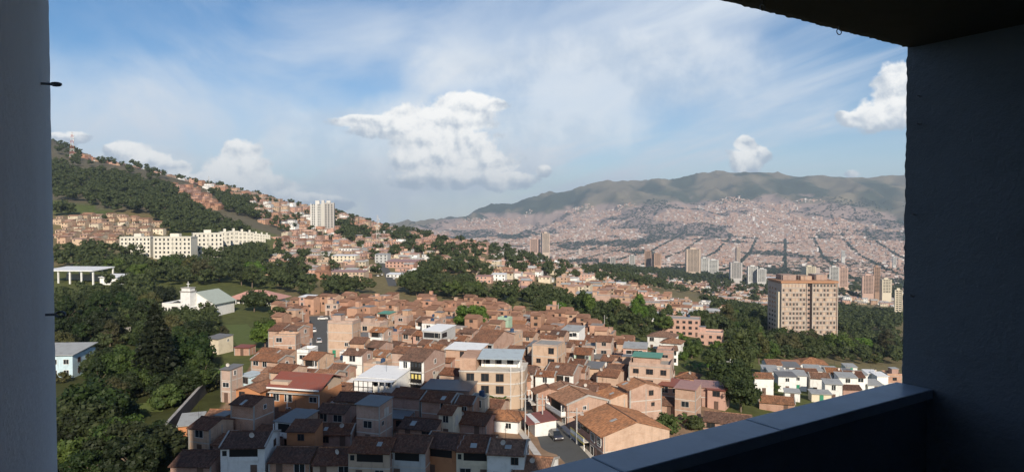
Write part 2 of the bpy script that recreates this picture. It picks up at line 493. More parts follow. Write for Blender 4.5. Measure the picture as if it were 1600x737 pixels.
WHITE = mat_paint('white_trim', (.78, .77, .74), .6, .15)
GLASS, N_, b_ = newmat('window_glass', .12, .6); b_.inputs['Base Color'].default_value = (.022, .026, .030, 1)
DARK, N_, b_ = newmat('dark_opening', .8, .2); b_.inputs['Base Color'].default_value = (.020, .018, .016, 1)  # flat near-black: painted shade of open recesses, also dark doors
DOORM = mat_metal('door_metal', (.13, .08, .06), .3)
DOORG = mat_metal('green_gate', (.03, .22, .13), .2)
BLACKM, N_, b_ = newmat('black_iron', .5, .4); b_.inputs['Base Color'].default_value = (.018, .018, .020, 1)
TANKM, N_, b_ = newmat('water_tank_plastic', .5, .4); b_.inputs['Base Color'].default_value = (.03, .06, .12, 1)
BARK = mat_paint('bark', (.16, .12, .09), .95, .5, 3.0)
BARKP = mat_paint('pale_bark', (.42, .38, .32), .95, .4, 3.0)
LEAF = [mat_leaf('leaf_green', (.050, .078, .020), (.090, .125, .028), (.145, .170, .042)),
        mat_leaf('leaf_dark', (.028, .046, .014), (.054, .078, .021), (.090, .110, .031)),
        mat_leaf('leaf_bright', (.055, .100, .020), (.090, .140, .028), (.14, .175, .042)),
        mat_leaf('leaf_olive', (.060, .066, .022), (.090, .086, .032), (.125, .105, .045)),
        mat_leaf('leaf_deep_painted_shade', (.015, .027, .009), (.030, .047, .013), (.056, .070, .020))]  # last one: the garden's shade put into a darker leaf colour
POLEM = mat_paint('pole_concrete', (.42, .41, .39), .9, .3)
GRASS = mat_paint('lawn', (.11, .14, .035), .95, .5, .4)

# ------------------------------------------------------------------ the ground
STREETS = [  # photo points along the middle of the street, half width
    ([(905, 745), (880, 712), (857, 684), (838, 662), (826, 646), (818, 636)], 4.0, 'right'),
    ([(520, 580), (513, 560), (509, 540), (505, 520), (501, 505), (497, 494)], 4.4, 'left'),
    ([(818, 636), (800, 632), (770, 634), (740, 640)], 3.2, 'cross'),
    ([(611, 447), (606, 432), (600, 420), (592, 410)], 4.0, 'far'),
]


def build_ground():
    azs = np.concatenate([np.linspace(-180, -50, 40)[:-1], np.linspace(-50, 48, 460), np.linspace(48, 180, 40)[1:-1]])
    rs = np.concatenate([[0.5, 3, 8], 14 * (5200 / 14.0) ** (np.linspace(0, 1, 190)), np.arange(5250, 9700, 48.0), np.arange(9800, 15000, 400.0)])
    A, RR = np.meshgrid(np.radians(azs), rs, indexing='ij')
    X = RR * np.sin(A); Y = RR * np.cos(A); Z = T(X, Y)
    nA, nR = A.shape
    v = np.stack([X, Y, Z], -1).reshape(-1, 3)
    idx = np.arange(nA * nR).reshape(nA, nR)
    a = idx; b_ = np.roll(idx, -1, axis=0)
    quads = np.stack([a[:, :-1], a[:, 1:], b_[:, 1:], b_[:, :-1]], -1).reshape(-1, 4)
    me = bpy.data.meshes.new('ground')
    me.from_pydata(v.tolist(), [], quads.tolist())
    # land cover by place: lawn and earth near, scrub on the hills, built-up dust in the valley
    n = fbm(X / 60, Y / 60, 4, 21); n2 = fbm(X / 420, Y / 300, 5, 33)
    PX = CX + F * X / np.maximum(Y, 1); PY = HY + F * (CAMZ - Z) / np.maximum(Y, 1)
    green = np.stack([.075 + .05 * n, .085 + .05 * n, .026 + .015 * n], -1)
    earth = np.stack([.25 + .08 * n, .165 + .05 * n, .105 + .03 * n], -1)
    forest = np.stack([.036 + .030 * n2, .044 + .032 * n2, .032 + .014 * n2], -1)
    scrub = np.stack([.155 + .06 * n2, .130 + .05 * n2, .094 + .022 * n2], -1)
    urban = np.stack([.27 + .12 * n, .20 + .085 * n, .17 + .07 * n], -1)
    c = green.copy()
    vil = inpoly(PX, PY, [(440, 478), (620, 462), (720, 475), (880, 500), (1000, 545), (1060, 590), (1130, 640), (1000, 760), (300, 760), (300, 690), (380, 590), (420, 520)]) & (Y > 40)
    c[vil] = earth[vil]
    sub_ = ((RR > 330) & (RR <= 2500) & (PX > 430)) | ((RR > 540) & (RR < 1000) & (PX > 60) & (PX < 270))
    c[sub_] = (green * .62 + earth * .38)[sub_]
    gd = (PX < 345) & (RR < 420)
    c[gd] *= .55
    far = (RR > 2500)
    c[far] = urban[far]
    gul = fbm(X / 700, Y / 1700, 4, 3, True)
    mt = np.clip((fbm(X / 330, Y / 560, 5, 35) - .50) * 7 + (gul - .60) * 5 + .35, 0, 1)[..., None]
    mtn = forest * (1 - mt) + scrub * mt
    ylim = np.interp(PX, [640, 700, 760, 850, 900, 1000, 1100, 1200, 1300, 1380, 1430], [362, 347, 341, 335, 326, 321, 318, 314, 319, 341, 360])
    up = np.clip((ylim + 16 * (fbm(X / 350, Y / 350, 4, 40) - .5) * 2 - PY) / 3.0, 0, 1)[..., None] * far[..., None]
    c = c * (1 - up) + mtn * up
    left = ((RR > 900) & (RR < 2600) & (PX < 640))[..., None]
    c = np.where(left, scrub * .35 + earth * .10 + forest * .55, c)
    hm = inpoly(PX, PY, [(60, 308), (140, 320), (204, 338), (180, 345), (60, 330)]) & (RR > 600) & (RR < 1600)
    c[hm] = np.stack([.055 + .05 * n, .075 + .05 * n, .026 + .01 * n], -1)[hm]
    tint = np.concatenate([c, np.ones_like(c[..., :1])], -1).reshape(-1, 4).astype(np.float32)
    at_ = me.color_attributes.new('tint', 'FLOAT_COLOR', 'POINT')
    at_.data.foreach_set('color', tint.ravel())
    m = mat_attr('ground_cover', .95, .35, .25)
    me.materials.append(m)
    me.polygons.foreach_set('use_smooth', [True] * len(me.polygons))
    me.update()
    o = link('ground', me); tag(o, kind='structure')


build_ground()

ASPH = mat_paint('asphalt', (.105, .105, .100), .9, .3, .5)
ROADPTS = []


def ribbon(name, pts, hw, lift, mat, kind='structure', off=0.0):
    mb = MB(); P = [Vector((p[0], p[1])) for p in pts]
    fine = []
    for i in range(len(P) - 1):
        for k in range(8): fine.append(P[i].lerp(P[i + 1], k / 8))
    fine.append(P[-1])
    rows = []
    for i, p in enumerate(fine):
        d = (fine[min(i + 1, len(fine) - 1)] - fine[max(i - 1, 0)]).normalized()
        nrm = Vector((d.y, -d.x))
        c = p + nrm * off
        z = T1(c.x, c.y) + lift
        l = c - nrm * hw; r = c + nrm * hw
        rows.append(((l.x, l.y, z), (r.x, r.y, z)))
    for i in range(len(rows) - 1):
        mb.quad(rows[i][0], rows[i][1], rows[i + 1][1], rows[i + 1][0])
        for s in (0, 1):
            a, b = rows[i][s], rows[i + 1][s]
            mb.quad(a, b, (b[0], b[1], b[2] - .6), (a[0], a[1], a[2] - .6))
    o = mb.build(name, mat); tag(o, kind=kind)
    return o, fine


for pts, hw, nm in STREETS:
    wp = [at(*p) for p in pts]
    o, fine = ribbon('road', wp, hw, .10 if nm != 'cross' else .096, ASPH)
    ROADPTS += [(p.x, p.y, hw) for p in fine]
    if nm in ('right', 'left'):
        for s in (-1, 1):
            ribbon('pavement', wp, .6, .22, CONCL, off=s * (hw + .6))

# ------------------------------------------------------------------ house builder
HOUSES = []      # (root, px, py, description) for labels
OBB = []         # footprints (x, y, w/2, d/2, cos, sin)


def collides(x, y, w, d, h, shrink=.8):
    r = math.hypot(w, d) * .5
    for (ox, oy, ow, od, oc, os_) in OBB:
        dx, dy = x - ox, y - oy
        if abs(dx) > 30 or abs(dy) > 30: continue
        c, s = math.cos(h), math.sin(h)
        # separating axes of two rectangles
        hit = True
        for (ax, ay) in ((c, -s), (s, c), (oc, -os_), (os_, oc)):
            def ext(cc, ss, a, b): return a * abs(cc * ax - ss * ay) + b * abs(ss * ax + cc * ay)
            if abs(dx * ax + dy * ay) > (ext(c, s, w * .5, d * .5) + ext(oc, os_, ow, od)) * shrink:
                hit = False; break
        if hit: return True
    return False


def on_road(x, y, m=2.0):
    return any((x - a) ** 2 + (y - b) ** 2 < (w + m) ** 2 for a, b, w in ROADPTS)


def corr_roof(prof, x0, x1, amp, pitch, th=.12):
    """roof sheet: the (y, z) line pulled along x with barrel corrugation"""
    mb = MB()
    if amp > 0:
        n = max(2, int((x1 - x0) / pitch)) * 4
        xs = [x0 + (x1 - x0) * i / n for i in range(n + 1)]
        hs = [(0, .75, 1, .75)[i % 4] * amp for i in range(n + 1)]
    else:
        xs = [x0, x1]; hs = [0, 0]
    k = len(prof); base = len(mb.v)
    for x, h in zip(xs, hs):
        mb.v += [(x, y, z + th + h) for y, z in prof]
    for i in range(len(xs) - 1):
        for j in range(k - 1):
            a = i * k + j
            mb.f.append((a, a + k, a + k + 1, a + 1)); mb.mi.append(0)
    # underside and edges
    n0 = len(mb.v)
    mb.v += [(x0, y, z) for y, z in prof] + [(x1, y, z) for y, z in prof]
    for j in range(k - 1):
        mb.f.append((n0 + j, n0 + j + 1, n0 + k + j + 1, n0 + k + j)); mb.mi.append(0)
        mb.quad((x0, *prof[j]), (x0, prof[j][0], prof[j][1] + th), (x0, prof[j + 1][0], prof[j + 1][1] + th), (x0, *prof[j + 1]))
        mb.quad((x1, *prof[j]), (x1, *prof[j + 1]), (x1, prof[j + 1][0], prof[j + 1][1] + th), (x1, prof[j][0], prof[j][1] + th))
    for j in (0, k - 1):
        y, z = prof[j]
        mb.quad((x0, y, z), (x1, y, z), (x1, y, z + th + amp * .5), (x0, y, z + th + amp * .5))
    return mb


_wm = {}


def window_mesh(w, h, kind):
    key = (round(w, 1), round(h, 1), kind)
    if key not in _wm:
        w, h = key[0], key[1]
        fr = MB(); t = .07
        for a in ((-w / 2 - t, w / 2 + t, -.05, .03, h / 2, h / 2 + t), (-w / 2 - t, w / 2 + t, -.07, .03, -h / 2 - t, -h / 2),
                  (-w / 2 - t, -w / 2, -.05, .03, -h / 2, h / 2), (w / 2, w / 2 + t, -.05, .03, -h / 2, h / 2), (-.025, .025, -.03, .02, -h / 2, h / 2)): fr.box(*a)
        pn = MB().box(-w / 2, w / 2, -.02, .03, -h / 2, h / 2)
        _wm[key] = (fr.mesh('window_frame', {'w': WHITE, 'd': DOORM, 'c': CONCL}[kind]), pn.mesh('pane', GLASS))
    return _wm[key]


def window(root, x, y, z, w, h, rz, kind='w', frame=True, name='window'):
    fm, pm = window_mesh(w, h, kind)
    if frame:
        o = link(name, fm, root, (x, y, z), rz); link('pane', pm, o)
    else:
        o = link(name, pm, root, (x, y, z), rz)
    return o


ROOFWORD = {'g': 'tiled', 'G': 'tiled', 's': 'tiled', 'h': 'tiled hip', 'f': 'flat', 'w': 'white sheet', 'k': 'dark grey sheet', 'K': 'pale grey sheet',
            'e': 'green sheet', 'r': 'red sheet', 'B': 'pale blue sheet', 'P': 'faded red sheet'}
FLOORW = {1: 'single-storey', 2: 'two-storey', 3: 'three-storey', 4: 'four-storey', 5: 'five-storey'}


def house(px, py, w, d, fl, h, roof, wall, front=None, balc=0, tile=0, lod=0, pos=None, rnd=None, fh=2.6, ridge_rise=.24, label=None, side_win=True, name='house', open_top=False, extra=''):
    rnd = rnd or random.Random(int(px * 131 + py * 17))
    H = fl * fh
    if pos is None:
        x, y, g = at(px, py, H)
    else:
        x, y = pos; g = T1(x, y)
    hr = R(h)
    root = empty(name, (x, y, g), -hr, None, 'house', 'houses on the hillside')
    OBB.append((x, y, w / 2, d / 2, math.cos(hr), math.sin(hr)))
    BASE = -4.0 if y < 450 else -9.0
    hw, hd = w / 2, d / 2
    gable = roof in 'gG'; shed = roof in 'swkKerBP'
    wm = WALL[wall]
    mb = MB()
    if roof == 'g':
        rise = hd * ridge_rise * 1.25
        mb.prism([(-hd, BASE), (hd, BASE), (hd, H), (0, H + rise), (-hd, H)], -hw, hw)
    elif roof == 'G':
        rise = hw * ridge_rise * 1.25
        pr = [(-hw, BASE), (hw, BASE), (hw, H), (0, H + rise), (-hw, H)]
        m2 = MB().prism(pr, -hd, hd)
        mb.v = [(v[1], v[0], v[2]) for v in m2.v]   # axes swapped, faces turned to stay outward
        mb.f = [tuple(reversed(f)) for f in m2.f]; mb.mi = m2.mi
    elif roof == 's':
        rise = d * ridge_rise * .7
        mb.prism([(-hd, BASE), (hd, BASE), (hd, H + rise), (-hd, H)], -hw, hw)
    elif shed:
        rise = d * .06
        mb.prism([(-hd, BASE), (hd, BASE), (hd, H + rise), (-hd, H)], -hw, hw)
    else:
        rise = 0
        mb.box(-hw, hw, -hd, hd, BASE, H)
    mb.build('wall', wm, root)
    # roof
    amp = .075 if lod == 0 else 0.0
    tm = TILE[tile]
    if roof == 'g':
        oh = .55
        sl = rise / hd
        o = corr_roof([(-hd - oh, H - oh * sl), (0, H + rise), (hd + oh * .6, H - oh * .6 * sl)], -hw - .12, hw + .12, amp, .25).build('roof', tm, root)
        if lod == 0:
            MB().tube((-hw - .1, 0, H + rise + .17), (hw + .1, 0, H + rise + .17), .13, seg=6).build('ridge_cap', TILE[1] if rnd.random() < .5 else tm, o)
            if rnd.random() < .3:
                for sx in (-1, 1):
                    mm = MB()
                    for (ya, za), (yb, zb) in (((-hd - .3, H - .3 * sl), (0, H + rise)), ((0, H + rise), (hd + .2, H - .2 * sl))):
                        x0, x1 = sx * (hw + .10) - .11, sx * (hw + .10) + .11
                        mm.prism([(ya, za - .05), (yb, zb - .05), (yb, zb + .30), (ya, za + .30)], x0, x1)
                    mm.build('coping', CONC, o)
    elif roof == 'G':
        oh = .35; sl = rise / hw
        o = corr_roof([(-hw - oh, H - oh * sl), (0, H + rise), (hw + oh, H - oh * sl)], -hd - .4, hd + .2, amp, .25).build('roof', tm, root, (0, 0, 0), R(90))
        if lod == 0: MB().tube((-hd - .3, 0, H + rise + .17), (hd + .15, 0, H + rise + .17), .13, seg=6).build('ridge_cap', tm, o)
    elif roof == 's':
        sl = rise / d
        corr_roof([(-hd - .5, H - .5 * sl), (hd + .2, H + rise + .2 * sl)], -hw - .12, hw + .12, amp, .25).build('roof', tm, root)
    elif shed:
        sl = rise / d
        corr_roof([(-hd - .5, H - .5 * sl + .02), (hd + .25, H + rise + .25 * sl + .02)], -hw - .22, hw + .22, .03 if lod == 0 else 0, .35, .09).build('roof', MET[roof], root)
    elif roof == 'h':
        oh = .5; rise = min(w, d) * .5 * .42
        mm = MB(); X, Y = hw + oh, hd + oh; r = max(0, (w - d) / 2); r2 = max(0, (d - w) / 2)
        A = [(-X, -Y, H - .05), (X, -Y, H - .05), (X, Y, H - .05), (-X, Y, H - .05)]
        p, q = ((-r, 0, H + rise), (r, 0, H + rise)) if w >= d else ((0, -r2, H + rise), (0, r2, H + rise))
        if w >= d:
            mm.poly([A[0], A[1], q, p]); mm.poly([A[1], A[2], q]); mm.poly([A[2], A[3], p, q]); mm.poly([A[3], A[0], p])
        else:
            mm.poly([A[0], A[1], p]); mm.poly([A[1], A[2], q, p]); mm.poly([A[2], A[3], q]); mm.poly([A[3], A[0], p, q])
        mm.poly([A[3], A[2], A[1], A[0]])
        o = mm.build('roof', tm, root)
        if lod == 0:
            for a in A:
                e = p if (a[0] < 0 if w >= d else a[1] < 0) else q
                MB().tube((a[0], a[1], a[2] + .05), (e[0], e[1], e[2] + .05), .12, seg=5).build('hip_cap', TILE[1], o)
    else:
        MB().box(-hw - .05, hw + .05, -hd - .05, hd + .05, H + .003, H + .15).build('roof', CONC, root)
        if lod < 2:
            ph = rnd.choice([.35, .6, .9]); t = .14
            pm = MB()
            pm.box(-hw, hw, -hd, -hd + t, H + .153, H + ph); pm.box(-hw, hw, hd - t, hd, H + .153, H + ph)
            pm.box(-hw, -hw + t, -hd + t, hd - t, H + .153, H + ph); pm.box(hw - t, hw, -hd + t, hd - t, H + .153, H + ph)
            pm.build('parapet', wm, root)
            if rnd.random() < .5:
                tx, ty = rnd.uniform(-hw + 1, hw - 1), rnd.uniform(0, hd - 1)
                tk = MB(); tk.tube((tx, ty, H + .16), (tx, ty, H + 1.1), .55, .62, 10); tk.tube((tx, ty, H + 1.1), (tx, ty, H + 1.3), .62, .3, 10)
                tk.build('water_tank', TANKM, root)
            if rnd.random() < .5 and w > 4.5:
                rw = min(2.6, w * .45); sx = rnd.choice([-1, 1]) * (hw - rw / 2 - .2)
                st = MB().box(sx - rw / 2, sx + rw / 2, hd - 3.0, hd - .2, H + .153, H + 2.1).build('stair_room', wm, root)
                MB().box(sx - rw / 2 - .2, sx + rw / 2 + .2, hd - 3.2, hd - .1, H + 2.103, H + 2.2).build('stair_roof', MET[rnd.choice('kKP')], st)
    yf = -hd
    if front:
        MB().box(-hw - .01, hw + .01, -hd - .06, -hd - .003, BASE, H - .02).build('front_wall', WALL[front], root)
        yf = -hd - .06
    if lod == 0 and wall in 'bld' and y < 240:
        for (sx, sy) in ((1, -1), (1, 1), (1, 0), (-1, -1)):
            if rnd.random() < .3: continue
            cx_, cy_ = sx * hw, sy * (hd - .14)
            MB().box(cx_ - .14 if sx < 0 else cx_ - .1, cx_ + .03 if sx > 0 else cx_ + .14, cy_ - (.03 if sy >= 0 or front else .17), cy_ + .17, 0, H - .03).build('concrete_column', CONC, root)
    # slab lines on bare brick
    if lod == 0 and wall in 'bld' and fl > 1:
        for k in range(1, fl):
            MB().box(-hw - .02, hw + .02, -hd - (.075 if front else .02), hd + .02, k * fh - .14, k * fh + .06).build('floor_slab', CONCL, root)
    if lod >= 2:
        n = max(1, int(w / 3.2))
        for k in range(fl):
            for i in range(n):
                window(root, -hw + w * (i + .5) / n, yf - .02, k * fh + 1.45, 1.3, 1.3, 0, 'w', frame=False)
        return finish(root, px, py, fl, wall, front, roof, x, y, g + H, label, extra)
    n = max(1, int(w / 2.7)); kd = rnd.choice('wwdc')
    door_i = rnd.randrange(n)
    if balc == 3:
        z0 = (fl - 1) * fh
        MB().box(-w * .30, w * .34, yf - .03, yf - .004, z0 + .25, z0 + 2.15).build('loggia_shade_panel', DARK, root)  # flat dark panel painted as the shade inside the loggia
        MB().box(-w * .32, w * .36, yf - .10, yf - .032, z0 + .25, z0 + .95).build('loggia_parapet', WALL[front] if front else wm, root)
        MB().box(-w * .46, -w * .36, yf - .03, yf - .004, z0 + 1.1, z0 + 1.9).build('window', GLASS, root)
    for k in range(fl):
        if balc == 3 and k == fl - 1: continue
        isb = balc and k == fl - 1 and fl > 1
        if isb:
            bw = w * .86; bz = k * fh
            b = MB().box(-bw / 2, bw / 2, yf - 1.05, yf - .003, bz - .12, bz + .08).build('balcony', CONCL, root)
            if balc == 1:
                MB().box(-bw / 2 + .02, bw / 2 - .02, yf - 1.03, yf - .95, bz + .083, bz + .95).build('balcony_wall', WHITE, b)
                for s in (-1, 1): MB().box(s * (bw / 2 - .06) - .04, s * (bw / 2 - .06) + .04, yf - .947, yf - .01, bz + .083, bz + .95).build('balcony_wall', WHITE, b)
            else:
                MB().box(-bw / 2 + .02, bw / 2 - .02, yf - 1.02, yf - .97, bz + .95, bz + 1.0).build('rail', WHITE, b)
                for q in range(int(bw / .3)):
                    xx = -bw / 2 + .05 + q * .3
                    MB().box(xx - .018, xx + .018, yf - 1.01, yf - .98, bz + .083, bz + .95).build('baluster', WHITE, b)
            for s in (-1, 1): MB().box(s * (bw / 2 - .08) - .07, s * (bw / 2 - .08) + .07, yf - 1.0, yf - .86, bz + .95 if balc == 1 else bz + 1.003, H - .16).build('post', WHITE, b)
            MB().box(-bw * .42, bw * .18, yf - .035, yf - .004, bz + .1, bz + 2.1).build('terrace_shade_panel', DARK, root)  # dark panel for the shaded recess behind the balcony
            window(root, bw * .33, yf - .02, bz + 1.4, 1.0, 1.1, 0, kd)
            continue
        for i in range(n):
            xx = -hw + w * (i + .5) / n
            if k == 0 and i == door_i:
                MB().box(xx - .5, xx + .5, yf - .05, yf - .004, 0, 2.1).build('door', DOORM if rnd.random() < .93 else DOORG, root)
            elif rnd.random() < (.85 if (front or wall not in 'bld') else .5):
                window(root, xx, yf - .02, k * fh + 1.45, rnd.choice([1.0, 1.3, 1.6]), rnd.choice([1.0, 1.2, 1.4]), 0, kd)
    if lod == 0 and y < 300: clutter(root, rnd, w, d, H, rise, roof)
    if side_win:
        for k in range(1 if fl > 1 else 0, fl):
            if rnd.random() < .35:
                window(root, hw + .02, rnd.uniform(-hd * .7, hd * .6), k * fh + 1.5, rnd.choice([.7, 1.0]), rnd.choice([.7, 1.0]), R(90), kd)
    return finish(root, px, py, fl, wall, front, roof, x, y, g + H, label, extra)


DISH = []


def clutter(root, rnd, w, d, H, rise, roof):
    if not DISH:
        m = MB()
        for i in range(10):
            a, b = 2 * math.pi * i / 10, 2 * math.pi * (i + 1) / 10
            m.poly([(0, .08, 0), (.42 * math.cos(b), -.06, .42 * math.sin(b)), (.42 * math.cos(a), -.06, .42 * math.sin(a))])
        m.tube((0, .08, 0), (0, .3, -.7), .03, seg=4)
        DISH.append(m.mesh('satellite_dish', CONCL))
        m = MB(); m.tube((0, 0, -.6), (0, 0, 1.8), .025, seg=4)
        for k in range(4): m.tube((-.45 + .08 * k, 0, 1.1 + .2 * k), (.45 - .08 * k, 0, 1.1 + .2 * k), .015, seg=4)
        DISH.append(m.mesh('antenna', BLACKM))
    zt = H + rise * .5 + .35
    if rnd.random() < .14: link('satellite_dish', DISH[0], root, (rnd.uniform(-.4, .4) * w, -d * .24, zt + .3), rnd.uniform(-.6, .6))
    if rnd.random() < .25: link('antenna', DISH[1], root, (rnd.uniform(-.4, .4) * w, 0, H + rise + .4), rnd.uniform(0, 3))
    if rnd.random() < .30:
        y0 = rnd.uniform(-.42, .05) * d; z0 = rnd.uniform(.2, max(.3, H - 2.2)); L = rnd.uniform(1.2, d * .4)
        MB().box(w / 2 + .004, w / 2 + .022, y0, y0 + L, z0, z0 + rnd.uniform(1.2, 2.1)).build('plaster_patch', rnd.choice([CONCL, CONC, WALL['t']]), root)
    if roof == 'g' and rnd.random() < .28:
        x0 = rnd.uniform(-.4, .2) * w; y0 = -d * rnd.uniform(.12, .3); sl = rise / (d / 2); L = rnd.uniform(.9, 1.8)
        za = H + rise + y0 * sl + .19
        m = MB().prism([(y0 - L, za - L * sl), (y0, za), (y0, za + .03), (y0 - L, za - L * sl + .03)], x0, x0 + rnd.uniform(.5, 1.0))
        m.build('roof_light', MET['K'], root)


def finish(root, px, py, fl, wall, front, roof, x, y, z, label, extra):
    qx, qy = proj(x, y, z)
    desc = f"{FLOORW[fl]} {WORD[wall]} house"
    if front and front != wall: desc = f"{WORD[wall]} house with {WORD[front]} front"
    else: desc += f", {ROOFWORD[roof]} roof"
    if label: root['label'] = label
    HOUSES.append([root, qx, qy, desc, bool(label), y])
    return root

# ------------------------------------------------------------------ our own apartment building: the loggia the view is taken from
FN = R(-32.4)
fn = Vector((math.sin(FN), math.cos(FN), 0)); fu = Vector((math.cos(FN), -math.sin(FN), 0))
LW = mat_paint('loggia_plaster', (.72, .81, .92), .9, .10, 6.0)  # blue of the sky light is mixed into this plaster colour
DW = mat_paint('loggia_shade_plaster', (.25, .30, .37), .95, .2, 6.0)  # right wall plaster darkened: its shade is put into the colour
CW = mat_paint('loggia_ceiling_shade', (.085, .080, .070), .95, .3, 6.0)  # near-black ceiling colour stands in for deep shade
COPE, N_, b_ = newmat('coping_stone', .42, .35)  # stone colour carries the blue cast of the sky
_P = geo_pos(N_); _c = N_.mix(N_.ramp(N_.noise(_P, 7.0, 6, .65), .40, .72), (.50, .57, .66, 1), (.42, .48, .56, 1))
_c = N_.mix(N_.m('MULTIPLY', N_.ramp(N_.noise(_P, 3.0, 4, .6), .58, .66), .5), _c, (.50, .50, .48, 1))
N_.l.new(_c, b_.inputs['Base Color']); bump(N_, b_, N_.noise(_P, 60, 4, .6), .15, .004)
for mm_ in (LW, DW, CW):
    t_ = NT(mm_.node_tree); bump(t_, mm_.node_tree.nodes['Principled BSDF'], t_.noise(geo_pos(t_), 55, 6, .7), .5, .01)


def loggia():
    root = empty('apartment_building', (0, 0, 0), -FN, 'tall apartment building whose open balcony frames the view', 'building')
    # local x = along the facade (right), local y = outward
    zc, zp, yo = CAMZ + .562, CAMZ - .555, 1.2
    xl, xr = -.0405, 2.316
    rr = random.Random(3)
    def rough_panel(name, mat, along, faces, n, build):
        pass
    def jag(k, amp): return (noise2(np.array([k * .9]), np.array([amp * 777.0]), 5)[0] - .5) * amp + rr.uniform(-.5, .5) * amp * .5
    # right wall: face at xr, worn outer edge
    def edge_wall(name, xf, xb, mat, label, am=.0055):
        mb = MB(); zs = np.linspace(CAMZ - 1.7, zc + .3, 190)
        E = [yo + jag(k, am) for k in range(len(zs))]; Fx = [xf + jag(k + 500, am * .3) for k in range(len(zs))]
        sg = 1 if xb > xf else -1
        for k in range(len(zs) - 1):
            z0, z1 = zs[k], zs[k + 1]
            a = (xf, -2.2, z0), (xf, yo - .03, z0), (Fx[k], E[k] - .004, z0), (xf + sg * .02, E[k] + .006, z0), (xb, yo + .006, z0)
            b = (xf, -2.2, z1), (xf, yo - .03, z1), (Fx[k + 1], E[k + 1] - .004, z1), (xf + sg * .02, E[k + 1] + .006, z1), (xb, yo + .006, z1)
            for i in range(4): mb.quad(a[i], a[i + 1], b[i + 1], b[i])
        o = mb.build(name, mat, root); o['label'] = label
        return o
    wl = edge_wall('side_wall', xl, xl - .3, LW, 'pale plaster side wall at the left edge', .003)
    wr = edge_wall('side_wall', xr, xr + .3, DW, 'plaster side wall at the right edge, shade in its colour')
    # ceiling slab with a worn edge
    mb = MB(); xs = np.linspace(xl - .1, xr + .1, 220)
    E = [yo + jag(k + 900, .008) for k in range(len(xs))]
    for k in range(len(xs) - 1):
        a = (xs[k], -2.2, zc), (xs[k], yo - .03, zc), (xs[k], E[k], zc + .004), (xs[k], E[k] + .004, zc + .03), (xs[k], yo + .004, zc + .3)
        b = (xs[k + 1], -2.2, zc), (xs[k + 1], yo - .03, zc), (xs[k + 1], E[k + 1], zc + .004), (xs[k + 1], E[k + 1] + .004, zc + .03), (xs[k + 1], yo + .004, zc + .3)
        for i in range(4): mb.quad(a[i], a[i + 1], b[i + 1], b[i])
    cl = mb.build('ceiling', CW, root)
    # parapet and its coping slabs
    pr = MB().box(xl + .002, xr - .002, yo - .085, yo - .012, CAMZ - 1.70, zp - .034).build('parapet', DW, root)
    cuts = [xl + .004, .42, .985, 1.53, xr - .003]
    for a, b in zip(cuts[:-1], cuts[1:]):
        q = MB().box(a + .0012, b - .0012, yo - .105, yo + .012, zp - .031, zp + rr.uniform(-.001, .001))
        o = q.build('coping_slab', COPE, pr)
        bv = o.modifiers.new('edge', 'BEVEL'); bv.width = .003; bv.segments = 2
    # iron eyelets for a safety net
    IR, Nn, bb = newmat('eyelet_iron', .5, .5); bb.inputs['Base Color'].default_value = (.22, .23, .25, 1); bb.inputs['Metallic'].default_value = .7
    def eyelet(p, axis, par, r=.011):
        p = Vector(p); ax = Vector(axis).normalized()
        mb = MB(); mb.tube(p - ax * .002, p + ax * .012, .0015, seg=6)
        c = p + ax * (.010 + r); up = Vector((0, .9, .43)) if abs(ax.y) < .5 else Vector((1, 0, 0))
        pts = [c + (ax * math.cos(t) + up * math.sin(t)) * r for t in [2 * math.pi * i / 12 for i in range(13)]]
        for i in range(12): mb.tube(pts[i], pts[i + 1], .0015, seg=5, cap=False)
        mb.build('eyelet', IR, par)
    def onwall(px, py, xw):
        dx = (px - CX) / F; dz = -(py - HY) / F
        d = Vector((dx, 1, dz)); lx = d.dot(fu); ly = d.dot(fn)
        k = xw / lx
        return (xw, ly * k, CAMZ + dz * k)
    for py in (132, 492):
        p = onwall(68, py, xl); eyelet(p, (1, -.3, 0), wl, .005)
    for px, py in ((1436, 152), (1436, 195), (1432, 335), (1430, 462)):
        eyelet(onwall(px, py, xr), (-1, 0, 0), wr, .006)
    for px, py in ((1188, 4), (1307, 43)):
        dx = (px - CX) / F; dz = -(py - HY) / F; k = (zc - CAMZ) / dz
        d = Vector((dx, 1, 0)) * k
        eyelet((d.dot(fu), d.dot(fn), zc), (0, 0, -1), cl, .008)
    # the rest of the building, round the loggia
    SH = mat_paint('facade_plaster', (.42, .36, .30), .9, .3)
    xa, xb, yb, top = -26.7, 24.6, -15, TOPZ
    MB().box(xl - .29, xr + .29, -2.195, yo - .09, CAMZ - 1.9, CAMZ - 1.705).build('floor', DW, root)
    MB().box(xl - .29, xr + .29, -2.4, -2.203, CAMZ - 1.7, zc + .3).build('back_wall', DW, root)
    MB().box(xa, xb, yb, yo - .002, -6, CAMZ - 1.9).build('lower_storeys', SH, root)
    MB().box(xa, xb, yb, yo - .002, zc + .30, top).build('upper_storeys', SH, root)
    MB().box(xa, xl - .3, yb, yo - .002, CAMZ - 1.9, zc + .30).build('left_rooms', SH, root)
    MB().box(xr + .3, xb, yb, yo - .002, CAMZ - 1.9, zc + .30).build('right_rooms', SH, root)
    MB().box(xl - .3, xr + .3, yb, -2.41, CAMZ - 1.9, zc + .30).build('inner_rooms', SH, root)
    # unseen bay, added to keep sky light off the right side wall
    MB().box(-9.0, xl - .33, yo, yo + 1.6, -6, top - 6).build('added_sky_block', SH, root)


TOPZ = 78.0
loggia()

